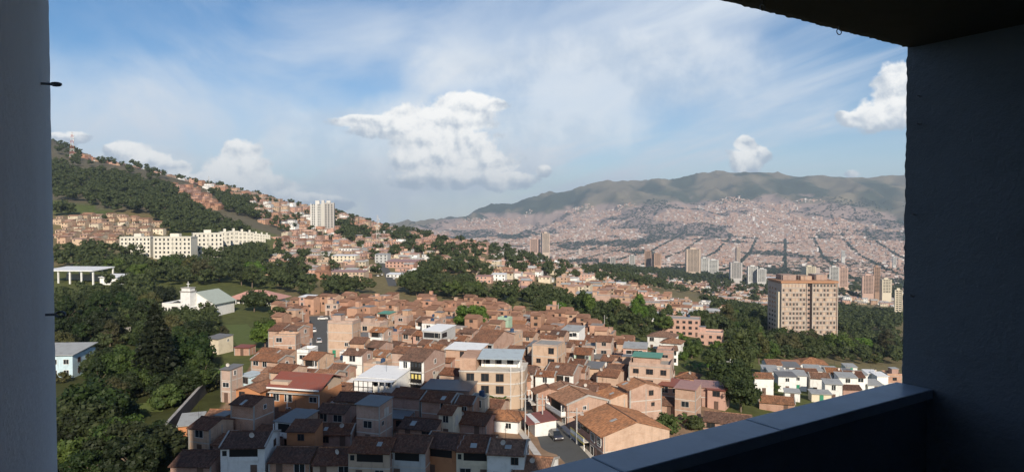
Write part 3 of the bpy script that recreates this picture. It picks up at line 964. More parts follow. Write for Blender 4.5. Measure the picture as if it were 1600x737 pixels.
# ------------------------------------------------------------------ houses one can tell apart: (px, py of roof at eaves height, width, depth, storeys, heading, roof, wall, front, balcony, tile)
HL = [
    # left group by the small street
    (481, 463, 9, 9, 3, 15, 'w', 'p', None, 0, 0), (521, 475, 9, 7, 2, 15, 'f', 'l', None, 0, 0), (455, 501, 7.5, 9, 2, 10, 'G', 'l', None, 0, 0),
    (447, 524, 9, 6, 3, 8, 'f', 'b', None, 0, 0), (479, 549, 4.5, 8, 2, 8, 'f', 'w', None, 0, 0), (424, 560, 12, 8, 2, 20, 'g', 'b', None, 0, 0),
    (381, 542, 7, 5, 1, 15, 'r', 'd', None, 0, 0), (340, 527, 8, 8, 2, 20, 'k', 'c', None, 0, 0), (391, 586, 5.5, 5, 2, 25, 'B', 'B', None, 0, 0),
    (360, 575, 3.6, 6, 3, 20, 'k', 'l', None, 0, 0), (401, 606, 8.5, 9, 2, 12, 'G', 'o', None, 0, 0),
    (450, 583, 8, 6, 1, 15, 'g', 'b', None, 0, 0),
    # brick block east of that street
    (610, 461, 9, 8, 3, 22, 's', 'b', None, 0, 0), (655, 475, 8, 7, 2, 20, 'g', 'b', None, 0, 1), (700, 477, 9, 8, 2, 20, 'w', 'p', None, 0, 0),
    (570, 476, 7, 8, 2, 20, 'g', 'b', None, 0, 0), (543, 483, 9, 9, 2, 18, 'g', 'b', 'Y', 1, 2), (604, 489, 7, 6, 3, 20, 'e', 'l', None, 1, 0),
    (537, 504, 11, 8, 4, 18, 'f', 'l', None, 0, 0), (583, 507, 10, 7, 3, 18, 'f', 'l', None, 0, 0), (630, 494, 7, 6, 3, 18, 'f', 'b', None, 0, 0),
    (676, 497, 11, 7, 3, 18, 'f', 'b', None, 0, 0), (563, 533, 6.5, 9, 2, 15, 'g', 'b', None, 0, 0), (592, 539, 6.5, 10, 2, 18, 'g', 'b', None, 1, 0),
    (612, 558, 6, 8, 1, 18, 'g', 'b', None, 0, 0), (628, 563, 5, 8, 1, 18, 'g', 'y', None, 0, 2), (640, 519, 6, 8, 2, 18, 'g', 'b', None, 0, 0),
    (658, 522, 5, 7, 2, 18, 'g', 'p', None, 0, 0), (618, 521, 5, 6, 2, 18, 'f', 'd', None, 0, 0), (646, 543, 8, 7, 1, 18, 'g', 'l', None, 0, 0),
    (543, 552, 5, 5, 2, 12, 'f', 'w', None, 0, 0), (668, 536, 5.5, 7, 2, 18, 'g', 'b', None, 0, 0),
    # middle
    (733, 518, 8, 7, 2, 20, 'g', 'b', None, 0, 0), (697, 536, 5.5, 7, 2, 18, 'g', 'd', None, 0, 0), (708, 525, 6, 6, 2, 18, 'g', 'b', None, 0, 0),
    (798, 520, 7.5, 8, 3, 20, 'f', 'l', None, 0, 0), (789, 499, 6, 6, 3, 16, 'f', 'm', None, 0, 0), (812, 506, 9, 8, 2, 20, 'g', 'p', 'w', 0, 1),
    (829, 523, 6, 8, 2, 20, 'g', 'l', None, 0, 0), (806, 552, 6, 6, 1, 18, 'g', 'b', None, 0, 0), (832, 545, 5.5, 6, 2, 20, 'g', 'l', None, 0, 0),
    (775, 496, 6, 7, 2, 20, 'g', 'd', None, 0, 1), (838, 501, 8, 6, 1, 20, 'g', 'w', None, 0, 1), (852, 508, 7, 6, 1, 20, 'P', 'w', None, 0, 1), (822, 494, 7, 6, 1, 20, 'K', 'w', None, 0, 1),
    (860, 511, 8, 6, 2, 18, 'g', 'd', 'w', 0, 0), (857, 524, 6, 7, 2, 20, 'g', 'b', None, 0, 0), (882, 531, 7, 6, 1, 20, 'g', 'b', None, 0, 0),
    (903, 536, 8, 6, 2, 20, 'g', 'b', None, 0, 0), (914, 524, 7, 8, 2, 22, 'g', 'l', None, 0, 1), (934, 533, 6.5, 8, 2, 22, 'g', 'b', None, 0, 0),
    (913, 550, 7, 9, 2, 20, 'g', 'b', 'm', 2, 0), (951, 551, 7, 6, 1, 22, 'g', 'b', None, 0, 0), (957, 561, 7, 8, 2, 22, 'g', 'b', 'w', 0, 0),
    (887, 556, 6, 6, 1, 20, 'g', 'd', None, 0, 0), (854, 585, 6.5, 6, 2, 18, 'g', 'b', 'w', 0, 0),
    (907, 577, 5.5, 7, 2, 20, 'g', 'b', None, 0, 0), (928, 572, 7, 8, 2, 20, 'k', 'l', None, 0, 0), (955, 584, 7.5, 8, 2, 20, 'g', 'l', None, 0, 0),
    (908, 599, 7, 6, 1, 20, 'g', 'l', None, 0, 0), (936, 604, 8, 6, 1, 20, 'g', 'b', None, 0, 0), (981, 577, 7, 7, 1, 22, 'g', 'b', None, 0, 1),
    (1000, 588, 7, 6, 1, 20, 'g', 'd', None, 0, 0), (1024, 592, 7, 6, 1, 20, 's', 'b', None, 0, 2), (833, 563, 6.5, 8, 2, 18, 'g', 'b', 'c', 1, 0),
    (832, 580, 5, 6, 1, 18, 'g', 'b', None, 0, 0), (815, 590, 5, 8, 2, -8, 'g', 'd', None, 0, 1),
    # right
    (1055, 600, 8, 8, 2, 25, 'r', 'd', None, 0, 0), (1077, 604, 6.5, 9, 3, 22, 'P', 'b', None, 0, 0), (1105, 602, 8, 8, 2, 22, 'P', 'd', None, 0, 0),
    (1078, 588, 8, 7, 1, 22, 'h', 'd', None, 0, 0), (1001, 604, 7.5, 12, 3, 70, 'g', 'b', None, 0, 1), (1040, 628, 8, 7, 1, 22, 'g', 'b', None, 0, 0), (1125, 606, 6, 8, 2, 22, 'r', 'p', None, 0, 0),
    # middle, around the white canopy and the dark sheet roof
    (676, 578, 6, 7, 1, 18, 'g', 'c', None, 0, 0), (690, 586, 7, 8, 1, 18, 'g', 'b', None, 0, 0), (723, 592, 7, 7, 1, 16, 'g', 'b', None, 0, 0),
    (703, 562, 5, 7, 2, 18, 'g', 'd', None, 0, 0), (702, 604, 13, 9, 2, 12, 'k', 'b', None, 0, 0), (560, 597, 7, 5, 1, 12, 'w', 'w', None, 0, 0),
    (717, 575, 6, 6, 1, 18, 'g', 'l', None, 0, 0),
    # street row on the right of the lower street, its fronts facing left
    (904, 622, 11, 12, 2, 73, 'g', 'b', 'd', 1, 1), (856, 611, 6, 8, 2, 74, 'g', 'd', None, 2, 0), (966, 618, 9, 10, 2, 73, 'g', 'l', None, 0, 1),
    (880, 606, 6, 8, 2, 74, 'g', 'b', None, 0, 1),
    # left of the lower street
    (749, 621, 4.5, 5, 2, 10, 'f', 'c', None, 0, 0), (731, 627, 5, 7, 2, 10, 'g', 'd', None, 0, 2), (741, 655, 9, 8, 1, 14, 'g', 'd', None, 0, 2),
    (786, 651, 9, 8, 1, 8, 'h', 'w', None, 0, 1),
    # shaded rows in the foreground
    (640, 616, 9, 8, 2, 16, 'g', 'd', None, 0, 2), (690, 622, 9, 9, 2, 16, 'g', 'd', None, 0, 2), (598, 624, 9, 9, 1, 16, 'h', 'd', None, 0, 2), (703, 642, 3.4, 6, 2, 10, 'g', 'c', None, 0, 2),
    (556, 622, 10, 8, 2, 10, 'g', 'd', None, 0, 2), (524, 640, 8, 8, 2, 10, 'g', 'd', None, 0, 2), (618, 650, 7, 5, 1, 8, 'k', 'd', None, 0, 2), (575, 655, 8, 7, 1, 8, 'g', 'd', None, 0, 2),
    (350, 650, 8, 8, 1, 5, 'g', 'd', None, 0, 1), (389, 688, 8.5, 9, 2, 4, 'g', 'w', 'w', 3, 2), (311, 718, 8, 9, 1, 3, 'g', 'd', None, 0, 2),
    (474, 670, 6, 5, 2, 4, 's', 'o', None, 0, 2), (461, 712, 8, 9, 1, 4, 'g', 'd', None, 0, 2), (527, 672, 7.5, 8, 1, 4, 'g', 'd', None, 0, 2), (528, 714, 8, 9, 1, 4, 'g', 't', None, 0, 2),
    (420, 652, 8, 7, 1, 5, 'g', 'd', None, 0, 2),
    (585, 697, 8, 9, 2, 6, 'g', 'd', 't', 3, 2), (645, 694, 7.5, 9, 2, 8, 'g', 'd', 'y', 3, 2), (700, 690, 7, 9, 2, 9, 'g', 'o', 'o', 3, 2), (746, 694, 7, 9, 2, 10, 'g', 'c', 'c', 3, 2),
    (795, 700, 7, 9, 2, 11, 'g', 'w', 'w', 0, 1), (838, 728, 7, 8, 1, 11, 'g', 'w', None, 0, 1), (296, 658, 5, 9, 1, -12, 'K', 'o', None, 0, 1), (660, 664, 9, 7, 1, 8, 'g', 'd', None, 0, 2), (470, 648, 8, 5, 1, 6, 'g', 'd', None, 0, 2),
    # white terraces on the right
    (1204, 575, 7, 7, 2, 12, 'K', 'w', None, 0, 0), (1193, 588, 8, 7, 2, 12, 'g', 'w', None, 0, 1), (1229, 586, 8, 7, 2, 12, 'k', 'w', None, 0, 0), (1249, 587, 8, 7, 1, 12, 'g', 'c', None, 0, 1),
    (1286, 592, 8, 7, 1, 10, 'k', 'w', None, 0, 0), (1303, 598, 7, 7, 2, 10, 'K', 'w', None, 0, 0), (1284, 614, 8, 6, 1, 10, 'K', 'c', None, 0, 0),
    (1300, 577, 7, 8, 2, 10, 'K', 'w', None, 0, 0), (1322, 580, 7, 8, 2, 10, 'k', 'w', None, 1, 0), (1344, 584, 7, 8, 2, 10, 'K', 'w', None, 0, 0), (1363, 582, 6, 8, 2, 10, 'w', 'w', None, 0, 0),
    (1377, 586, 6, 8, 2, 10, 'w', 'w', None, 0, 0), (1396, 586, 8, 8, 2, 10, 'f', 'd', None, 0, 0), (1216, 626, 13, 9, 1, 25, 'g', 'd', None, 0, 1), (1140, 655, 12, 8, 1, 20, 'g', 'd', None, 0, 0),
    (1325, 606, 12, 6, 1, 14, 'g', 'd', None, 0, 2), (1330, 572, 7, 8, 1, 10, 'K', 'w', None, 0, 0), (1240, 612, 6, 5, 1, 12, 'K', 'w', None, 0, 0),
    # further right, below the tower
    (1046, 545, 8, 7, 2, 14, 'g', 'w', None, 0, 1),
]
LM = {  # houses that carry their own label
    (481, 463): 'pink brick three-storey block with bright white sheet roof at the small street',
    (479, 549): 'narrow white house with stepped wall beside the small asphalt street',
    (381, 542): 'low red sheet roof shelter at the edge of the lawn',
    (340, 527): 'cream house with grey sheet roof below the white church',
    (391, 586): 'small pale blue house beside the orange gabled house',
    (401, 606): 'sunlit orange house with gable end facing the viewer, left of red-roofed house',
    (537, 504): 'tall four-storey pale brick block on the corner of the small street',
    (604, 489): 'brick house topped by a dark green sheet roof',
    (610, 461): 'three-storey brick house with open top floor against the dark trees',
    (789, 499): 'mint green three-storey house next to the big round tree',
    (702, 604): 'wide brick building with dark grey sheet roof at the edge of shade',
    (786, 651): 'white house under a hipped tile roof left of the lower street',
    (749, 621): 'slim cream two-storey house with flat roof beside the dark sheet roof',
    (391, 688): '', (700, 690): 'orange-fronted house in the shaded bottom row', (746, 694): 'cream-fronted house in the shaded bottom row',
    (645, 694): 'grey-fronted house next to the orange one in shaded bottom row', (585, 697): 'tan-fronted house in the shaded bottom row', (795, 700): 'white-fronted house in bottom row with sunlit orange tiles',
    (389, 688): 'white house with large dark opening, lowest on the left',
    (1055, 598): 'brick house with dark red sheet roof beside the banana plants',
    (1077, 604): 'tall narrow brick house with faded red sheet roof',
    (1396, 586): 'red brick house with flat roof at right end of white terrace',
    (1216, 626): 'long low brick house with orange tile roof above the coping',
    (1140, 655): 'brown tiled roof nearest to the coping beside dark round tree',
    (904, 622): 'long brick row house with red front on the lower street',
    (1046, 545): 'white house with orange tile roof in the middle of the wooded gully',
    (913, 550): 'brick house with mint green front and balcony',
    (560, 597): 'low white shed beside the black framed canopy',
}
for t_ in HL:
    px, py, w, d, fl, h, roof, wall, front, balc, tile = t_
    k_ = .69 if px < 1170 else .62
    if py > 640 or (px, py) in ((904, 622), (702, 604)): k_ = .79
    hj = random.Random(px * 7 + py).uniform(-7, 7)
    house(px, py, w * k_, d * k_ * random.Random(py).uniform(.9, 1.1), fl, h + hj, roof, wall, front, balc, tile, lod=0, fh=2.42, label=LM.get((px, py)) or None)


# special houses with parts of their own
def house_red_roof():
    r = house(477, 606, 11, 9, 2, 14, 'f', 'o', None, 0, 0, label='two-storey orange house with red pitched roof and white-railed terrace', side_win=False)
    for c in list(r.children):
        if c.name.split('.')[0] in ('roof', 'parapet', 'water_tank', 'stair_room'):
            for g in list(c.children): bpy.data.objects.remove(g)
            bpy.data.objects.remove(c)
    H = 5.2
    corr_roof([(-5.3, H + .9), (0, H + 2.9), (5.2, H + 1.2)], -6, 6.2, .04, .3).build('roof', MET['r'], r)
    MB().box(-5.5, -1.5, -4.4, 4.4, H + .003, H + 2.0).build('upper_room', WALL['t'], r)
    MB().box(2.2, 5.4, -1.2, 4.4, H + .003, H + 2.0).build('upper_room', WALL['t'], r)
    MB().box(-1.5, 2.2, 2.2, 4.4, H + .003, H + 2.0).build('terrace_back_wall', WALL['o'], r)
    MB().box(-1.497, 5.5, -4.5, -4.38, H + .003, H + .95).build('terrace_wall', WALL['o'], r)
    MB().box(-1.5, 5.55, -4.56, -4.34, H + .953, H + 1.06).build('rail', WHITE, r)
    MB().box(5.38, 5.52, -4.33, -1.2, H + .003, H + .95).build('terrace_wall', WALL['o'], r)
    for x in (-1.35, 2.1, 5.4): MB().box(x - .09, x + .09, -4.5, -4.35, H + 1.063, H + 1.3).build('post', WHITE, r)
    MB().box(-5.7, 5.9, -5.5, -5.3, H + .78, H + 1.05).build('fascia', WHITE, r)
    MB().box(-5.6, 5.6, -5.2, -4.53, H - .18, H - .003).build('balcony', CONCL, r)
    for x in (-5.45, -1.6, 5.45): MB().box(x - .08, x + .08, -4.66, -4.52, 0, H - .19).build('pilaster', WHITE, r)


house_red_roof()


def house_white_three():
    r = house(660, 556, 6.2, 11, 3, 20, 'g', 'b', 'w', 0, 0, label='three-storey white-fronted house with stacked dark balconies and brick side wall', side_win=True)
    for k in (0, 1, 2):
        MB().box(-.2, 2.6, -5.72, -5.565, k * 2.6 + .2, k * 2.6 + 2.25).build('loggia_shade_panel', DARK, r)  # recess shade as a flat dark panel
        b = MB().box(-.3, 2.9, -6.3, -5.725, k * 2.6 + .03, k * 2.6 + .15).build('balcony', WHITE, r)
        for q in range(9): MB().box(-.25 + q * .38, -.20 + q * .38, -6.28, -6.23, k * 2.6 + .153, k * 2.6 + 1.0).build('baluster', BLACKM, b)
        MB().box(-.3, 2.9, -6.29, -6.22, k * 2.6 + 1.003, k * 2.6 + 1.06).build('rail', BLACKM, b)
        for q in range(3): MB().box(.1 + q * .9, .62 + q * .9, -5.76, -5.725, k * 2.6 + 1.1, k * 2.6 + 2.1).build('shutter', WALL['Y'] if k == 1 else GLASS, r)


house_white_three()


def house_grey_white_roof():
    r = house(686, 514, 6, 9, 3, 22, 'w', 'y', None, 0, 0, label='grey house with bright white roof and wide top window', side_win=False)
    MB().box(-2.6, 2.6, -4.56, -4.503, 5.9, 7.3).build('wide_window', GLASS, r)
    MB().box(3.003, 3.06, -4.0, -1.0, 5.9, 7.3).build('wide_window', GLASS, r)
    MB().box(-3.1, 3.1, -4.75, -4.56, 7.45, 7.85).build('fascia', WHITE, r)
    r = house(896, 514, 6, 8, 3, 20, 'K', 'w', None, 0, 0, label='white cube house with pale grey roof and wide window, by the gully trees', side_win=True)
    MB().box(-2.3, 2.3, -4.06, -4.003, 5.9, 7.0).build('wide_window', GLASS, r)
    r = house(729, 543, 9, 7, 3, 16, 'w', 'b', None, 0, 0, label='three-storey brick house with white flat sheet roof and white plaster patch', side_win=True)
    p = MB().box(0.6, 4.2, -3.56, -3.503, 2.3, 4.6).build('plaster_patch', WALL['w'], r)
    window(r, 2.4, -3.60, 3.4, 1.0, 1.2, 0, 'w')
    r = house(770, 528, 7, 14, 3, 24, 'g', 'b', 'y', 0, 0, label='deep brick house with grey front and metal awning left of curved lane', side_win=False)
    MB().box(-3.2, 3.0, -7.12, -7.063, 5.4, 7.0).build('wide_window', GLASS, r)
    MB().prism([(-8.2, 7.3), (-6.9, 7.6), (-6.9, 7.7), (-8.2, 7.4)], -3.6, 3.6).build('awning', MET['K'], r)
    r = house(858, 537, 6.5, 7, 4, 20, 'f', 'l', None, 0, 0, label='tallest pale brick box house in the middle of the village', side_win=True)
    MB().box(1.2, 3.6, -4.2, -3.503, 2.6, 5.4).build('plaster_box', WALL['w'], r)
    r = house(882, 578, 7, 9, 2, 20, 'g', 'b', 'w', 1, 0, label='brick house with white upper front and long white balcony above the street row')
    r = house(994, 541, 6.5, 7, 3, 14, 'K', 'p', None, 0, 0, label='tall slim house with grey roof standing against the gully trees', side_win=True)
    MB().box(-2.4, 2.0, -3.56, -3.503, 5.9, 7.2).build('wide_window', DARK, r)
    r = house(1019, 569, 10, 8, 3, 18, 'f', 'l', None, 0, 0, label='large brick block with green sheet roof hut on top', side_win=True)
    q = MB().box(-4.4, 2.2, -1.0, 3.4, 7.953, 9.6).build('roof_room', BR1, r)
    corr_roof([(-1.6, 9.62), (3.7, 9.9)], -4.8, 2.6, .03, .35, .08).build('roof_room_roof', MET['e'], q)


house_grey_white_roof()


def canopy_house():
    r = house(602, 584, 9, 9, 2, 14, 'w', 'w', None, 0, 0, label='white building with white sheet roof and black steel frame at shade edge', side_win=False)
    for i in range(5):
        x = -4.4 + i * 1.1
        MB().box(x - .05, x + .05, -6.9, -6.8, -.2, 4.9).build('post', BLACKM, r)
    for z in (2.4, 3.6, 4.9): MB().box(-4.5, .1, -6.92, -6.78, z + .003, z + .10).build('beam', BLACKM, r)
    MB().box(-4.4, 0, -6.78, -6.72, .2, 2.39).build('screen_panel', WALL['w'], r)
    for i in range(4): MB().box(-4.34 + i * 1.1, -3.36 + i * 1.1, -6.77, -6.73, 2.52, 4.88).build('screen_panel', MET['w'], r)
    MB().box(-4.6, 4.6, -7.0, -4.6, 5.0, 5.08).build('canopy', MET['w'], r)
    for x in (1.4, 2.8, 4.3): MB().box(x - .12, x + .12, -6.8, -6.6, -.2, 4.99).build('post', WHITE, r)


canopy_house()


def corner_building():
    H = 7.8
    x, y, g = at(772, 575, H)
    r = empty('corner_building', (x, y, g), -R(6), 'tan corner building with white penthouse and pale blue roof above the plants', 'building')
    HOUSES.append([r, 772, 575, 'tan building', True, y]); OBB.append((x, y, 7, 5, math.cos(R(6)), math.sin(R(6))))
    prof = [(-7, 5), (-7, -4.5), (3.8, -4.5)] + [(3.8 + 3.2 * math.sin(a), -1.3 - 3.2 * math.cos(a)) for a in np.linspace(.2, math.pi / 2, 7)] + [(7, 5)]
    def slab(z0, z1, off, name, mat, par=r):
        mb = MB(); c = [(a * (1 + off / 7), b * (1 + off / 5)) for a, b in prof]
        mb.poly([(a, b, z1) for a, b in c]); mb.poly([(a, b, z0) for a, b in reversed(c)])
        for i in range(len(c)):
            p, q = c[i], c[(i + 1) % len(c)]
            mb.quad((p[0], p[1], z0), (q[0], q[1], z0), (q[0], q[1], z1), (p[0], p[1], z1))
        return mb.build(name, mat, par)
    slab(-4, H, 0, 'wall', WALL['t'])
    for z in (2.6, 5.2, 7.75): slab(z, z + .28, .12, 'floor_slab', CONCL)
    MB().box(-6.9, -3.4, -4.4, 4.8, H + .3, H + 2.9).build('brick_stair_room', BR1, r)
    MB().box(-2.8, 5.8, -.5, 4.8, H + .29, H + 2.6).build('penthouse', WALL['w'], r)
    corr_roof([(-3.4, H + 2.5), (5.2, H + 3.1)], -3.3, 6.4, .03, .35, .08).build('roof', MET['B'], r)
    for k in range(1, 3):
        for i in range(3): window(r, -4.6 + i * 3.2, -4.52, k * 2.6 + 1.45, 1.6, 1.6, 0, 'd')
    for i in range(3): MB().box(-5.2 + i * 3.0, -3.6 + i * 3.0, -4.56, -4.503, 0, 2.2).build('door', DOORM, r)
    for i in range(4): MB().tube((-1.9 + i * 2.4, -.9, H + .29), (-1.9 + i * 2.4, -.9, H + 2.5), .05, seg=5).build('post', WHITE, r)
    for x0 in (6.6, 4.2): MB().tube((x0, -4.75, -.2), (x0, -4.75, H + 1.6), .07, seg=6).build('drain_pipe', WHITE, r)
    for i in range(3): window(r, -1.6 + i * 2.6, -.53, H + 1.6, 1.3, 1.2, 0, 'd')


corner_building()


def near_row_house():
    r = house(972, 663, 12, 12.5, 2, 73, 'g', 'l', 'd', 0, 1, label='nearest brick row house with sunlit gable and yellow-white balconies on lower street', side_win=False)
    hd = 6.25
    for k, z in ((0, .9), (1, 2.9)):
        MB().box(-5.6, .3, -hd - .075, -hd - .063, z + 1.0 if k else .2, z + 2.1 if k else 2.3).build('glazing', GLASS, r)
    b = MB().box(-5.8, .4, -hd - 1.15, -hd - .08, 2.45, 2.62).build('balcony', CONCL, r)
    MB().box(-5.8, .4, -hd - 1.2, -hd - 1.1, 2.623, 3.25).build('balcony_wall', WHITE, b)
    MB().box(-5.8, .4, -hd - 1.215, -hd - 1.09, 3.253, 3.42).build('yellow_band', WALL['Y'], b)
    MB().box(-5.8, .4, -hd - 1.22, -hd - 1.1, 2.2, 2.447).build('yellow_band', WALL['Y'], b)
    for x in (-5.7, -2.7, .3): MB().box(x - .08, x + .08, -hd - 1.15, -hd - 1.0, -.2, 2.19).build('post', WHITE, b)
    for i in range(2): MB().box(1.2 + i * 2.4, 2.9 + i * 2.4, -hd - .10, -hd - .063, .2, 2.3).build('door', DOORM, r)
    for i in range(2): window(r, 2.0 + i * 2.4, -hd - .09, 3.9, 1.3, 1.4, 0, 'w')


near_row_house()


def canopy_strip():
    # red awning over a shop front on the lower street
    x, y, g = at(838, 655, 2.6)
    r = empty('street_shop', (x, y, g), -R(74), 'small white street shop with red sheet awning beside the lower street', 'shop')
    HOUSES.append([r, 838, 655, 'shop', True, y])
    MB().box(-3, 3, -1.2, 3.0, -.5, 2.7).build('wall', WALL['w'], r)
    MB().prism([(-2.6, 2.35), (3.2, 2.95), (3.2, 3.05), (-2.6, 2.45)], -3.2, 3.2).build('awning', MET['r'], r)
    MB().box(-2.4, -.2, -1.25, -1.203, 0, 2.1).build('door', DARK, r)
    for s in (-2.9, 2.9): MB().tube((s, -2.4, -.2), (s, -2.4, 2.36), .05, seg=5).build('post', WHITE, r)


canopy_strip()

# ------------------------------------------------------------------ church, pavilions and other single buildings
def church():
    x, y, g = at(292, 493)
    r = empty('church', (x, y, g), -R(12), 'white church with square bell tower and cross on the left', 'church')
    LMK['white church'] = (300, 470)
    OBB.append((x + 4, y + 10, 14, 14, 1, 0))
    W = WALL['w']
    # nave: gable front to the left of the tower, long roof running back to the right
    MB().prism([(-2, -4), (18, -4), (18, 5.5), (-2, 5.5)], -11.5, -1.5).build('aisle_wall', W, r)
    nv = MB(); nv.v = []
    pr = [(-8.6, -4), (8.6, -4), (8.6, 5.4), (0, 10), (-8.6, 5.4)]
    m2 = MB().prism(pr, 0, 15)
    nv.v = [(v[1] + 3, v[0] + 1.5, v[2]) for v in m2.v]; nv.f = [tuple(reversed(f)) for f in m2.f]; nv.mi = m2.mi
    nv.build('nave_wall', W, r)
    ROOF = mat_metal('church_roof', (.36, .40, .35), .2)
    corr_roof([(-9.6, 4.9), (0, 10.12), (9.6, 4.9)], -.3, 15.6, .05, .5, .15).build('roof', ROOF, r, (3, 1.5, 0), R(90))
    corr_roof([(-8.6, 3.9), (-2.2, 6.9), (2, 5.6)], -2.6, 18, .05, .5, .15).build('aisle_roof', MET['w'], r, (-5, 0, 0), R(90))
    t = MB().box(-1.6, 3.2, -2.6, 1.2, -4, 10.6).build('bell_tower', W, r)
    MB().box(-1.9, 3.5, -2.9, 1.5, 10.603, 11.0).build('tower_cornice', CONC, t)
    MB().box(-1.3, 2.9, -2.3, .9, 11.003, 12.2).build('tower_cap', W, t)
    MB().box(-1.6, 3.2, -2.6, 1.2, 12.203, 12.5).build('tower_cornice', CONC, t)
    MB().box(.68, .92, -.75, -.6, 12.503, 15.0).build('cross_post', WHITE, t)
    MB().box(.0, 1.6, -.74, -.61, 13.8, 14.05).build('cross_arm', WHITE, t)
    MB().box(-6.6, -3.6, -2.06, -2.003, 0, 4.0).build('door', DARK, r)
    for i in range(2): MB().box(-9.8 + i * 1.6, -9.0 + i * 1.6, -2.05, -2.003, 1.5, 3.4).build('window', GLASS, r)
    MB().box(-13, 16, -9, -7, -5, -.6).build('terrace', CONC, r)


LMK = {}
church()


def pavilion():
    x, y, g = at(402, 474)
    r = empty('pavilion', (x, y, g), -R(8), 'low white hall under a broad pink roof right of church', 'hall')
    LMK['pink roofed hall'] = (402, 466)
    OBB.append((x, y, 14, 8, 1, 0))
    MB().box(-11, 11, -5, 7, -4, 3.2).build('wall', WALL['w'], r)
    mm = MB(); A = [(-14, -8, 2.8), (14, -8, 2.8), (14, 9, 2.8), (-14, 9, 2.8)]; p, q = (-4, 0, 6.8), (4, 0, 6.8)
    mm.poly([A[0], A[1], q, p]); mm.poly([A[1], A[2], q]); mm.poly([A[2], A[3], p, q]); mm.poly([A[3], A[0], p]); mm.poly(list(reversed(A)))
    mm.build('roof', mat_paint('pink_roof', (.50, .27, .22), .8, .4), r)
    for i in range(7): MB().box(-10 + i * 3, -9 + i * 3, -5.06, -5.003, .3, 2.4).build('window', GLASS, r)
    for i in range(6): MB().box(-13 + i * 5.2, -12.7 + i * 5.2, -7.6, -7.3, -1, 2.79).build('post', WHITE, r)

    x, y, g = at(128, 441)
    r = empty('open_hall', (x, y, g), -R(6), 'open sports hall with flat white roof on columns at far left', 'hall')
    LMK['open white hall'] = (130, 428)
    OBB.append((x, y, 16, 9, 1, 0))
    MB().prism([(-9, 7.0), (9, 8.0), (9, 8.5), (-9, 7.5)], -17, 13).build('roof', MET['w'], r)
    for i in range(5):
        for yy in (-8, 8): MB().box(-16 + i * 7, -15.3 + i * 7, yy, yy + .7, -5, 6.9 if yy < 0 else 7.8).build('column', WHITE, r)
    MB().box(-16, 12, 7, 7.9, -5, 4).build('back_wall', CONC, r)
    MB().box(13.5, 24, -4, 6, -5, 3.2).build('annex', WALL['w'], r)
    MB().prism([(-5, 3.3), (7, 4.4), (7, 4.6), (-5, 3.5)], 13.2, 25).build('annex_roof', MET['w'], r)

    x, y, g = at(95, 585, 0)
    r = empty('blue_house', (x, y, g), -R(-4), 'pale blue two-storey house half hidden by the left wall', 'house')
    OBB.append((x, y, 8, 7, 1, 0)); HOUSES.append([r, 100, 560, 'blue house', True, y])
    MB().box(-7, 5.2, -5, 6, -4, 6).build('wall', WALL['B'], r)
    MB().prism([(-5.6, 6.0), (6.6, 7.2), (6.6, 7.35), (-5.6, 6.15)], -7.4, 5.7).build('roof', MET['K'], r)
    for k in range(2):
        for i in range(4): window(r, -5.4 + i * 3, -5.02, 1.5 + 2.8 * k, 1.3, 1.2, 0, 'w')
        for i in range(2): window(r, 5.22, -2 + i * 4, 1.5 + 2.8 * k, 1.2, 1.2, R(90), 'd')
    # roofless walls in the garden
    x, y, g = at(165, 525)
    r = empty('ruined_walls', (x, y, g), -R(10), 'roofless pale walls among the garden trees on the left', 'ruin')
    for (a, b, c, d_, h) in ((-7, -2, 0, .3, 2.6), (-1, 4, 1, 1.3, 2.2), (6, 6.3, -1, 4, 2.8), (-7, -6.7, .3, 5, 2.2)):
        MB().box(a, b, c, d_, -2, h).build('wall', CONCL, r)
    MB().box(4.5, 12, -2, 2, -1, .3).build('platform', WALL['t'], r)


pavilion()


# white five-storey slabs on the left
SLABW = mat_paint('cream_white_slab', (.62, .59, .51), .8, .25, .3)


def slab_block(px, ytop, ybot, wpx, dist_h, cols, label, rot=0, depth=11, floors=5, side=True):
    Z = dist_h
    x = (px - CX) / F * Z
    zt = CAMZ - (ytop - HY) / F * Z; zb = CAMZ - (ybot - HY) / F * Z
    w = wpx / F * Z; h = zt - zb
    g = T1(x, Z)
    r = empty('apartment_block', (x, Z, zb), -R(rot), label, 'building', 'white apartment slabs on the left')
    OBB.append((x, Z + depth / 2, w / 2 + 1, depth, 1, 0))
    W = SLABW
    MB().box(-w / 2, w / 2, 0, depth, g - zb - 8, h).build('wall', W, r)
    MB().box(-w / 2 - .3, w / 2 + .3, -.3, depth + .3, h + .003, h + .7).build('roof_edge', SLABW, r)
    MB().box(-w * .12, w * .12, depth * .3, depth * .7, h + .703, h + 3).build('stair_tower', W, r)
    fh = h / floors
    pm = MB().box(-.5, .5, -.10, -.003, -.5, .5).mesh('window', GLASS)
    for k in range(floors):
        for c in range(cols):
            o = link('window', pm, r, (-w / 2 + w * (c + .5) / cols, 0, (k + .52) * fh)); o.scale = (w / cols * .42, 1, fh * .50)
    for c in (0.0, .25, .5, .75, 1.0):
        MB().box(-w / 2 + w * c - .25, -w / 2 + w * c + .25, -.5, -.003, g - zb - 8, h).build('pier', SLABW, r)
    return r


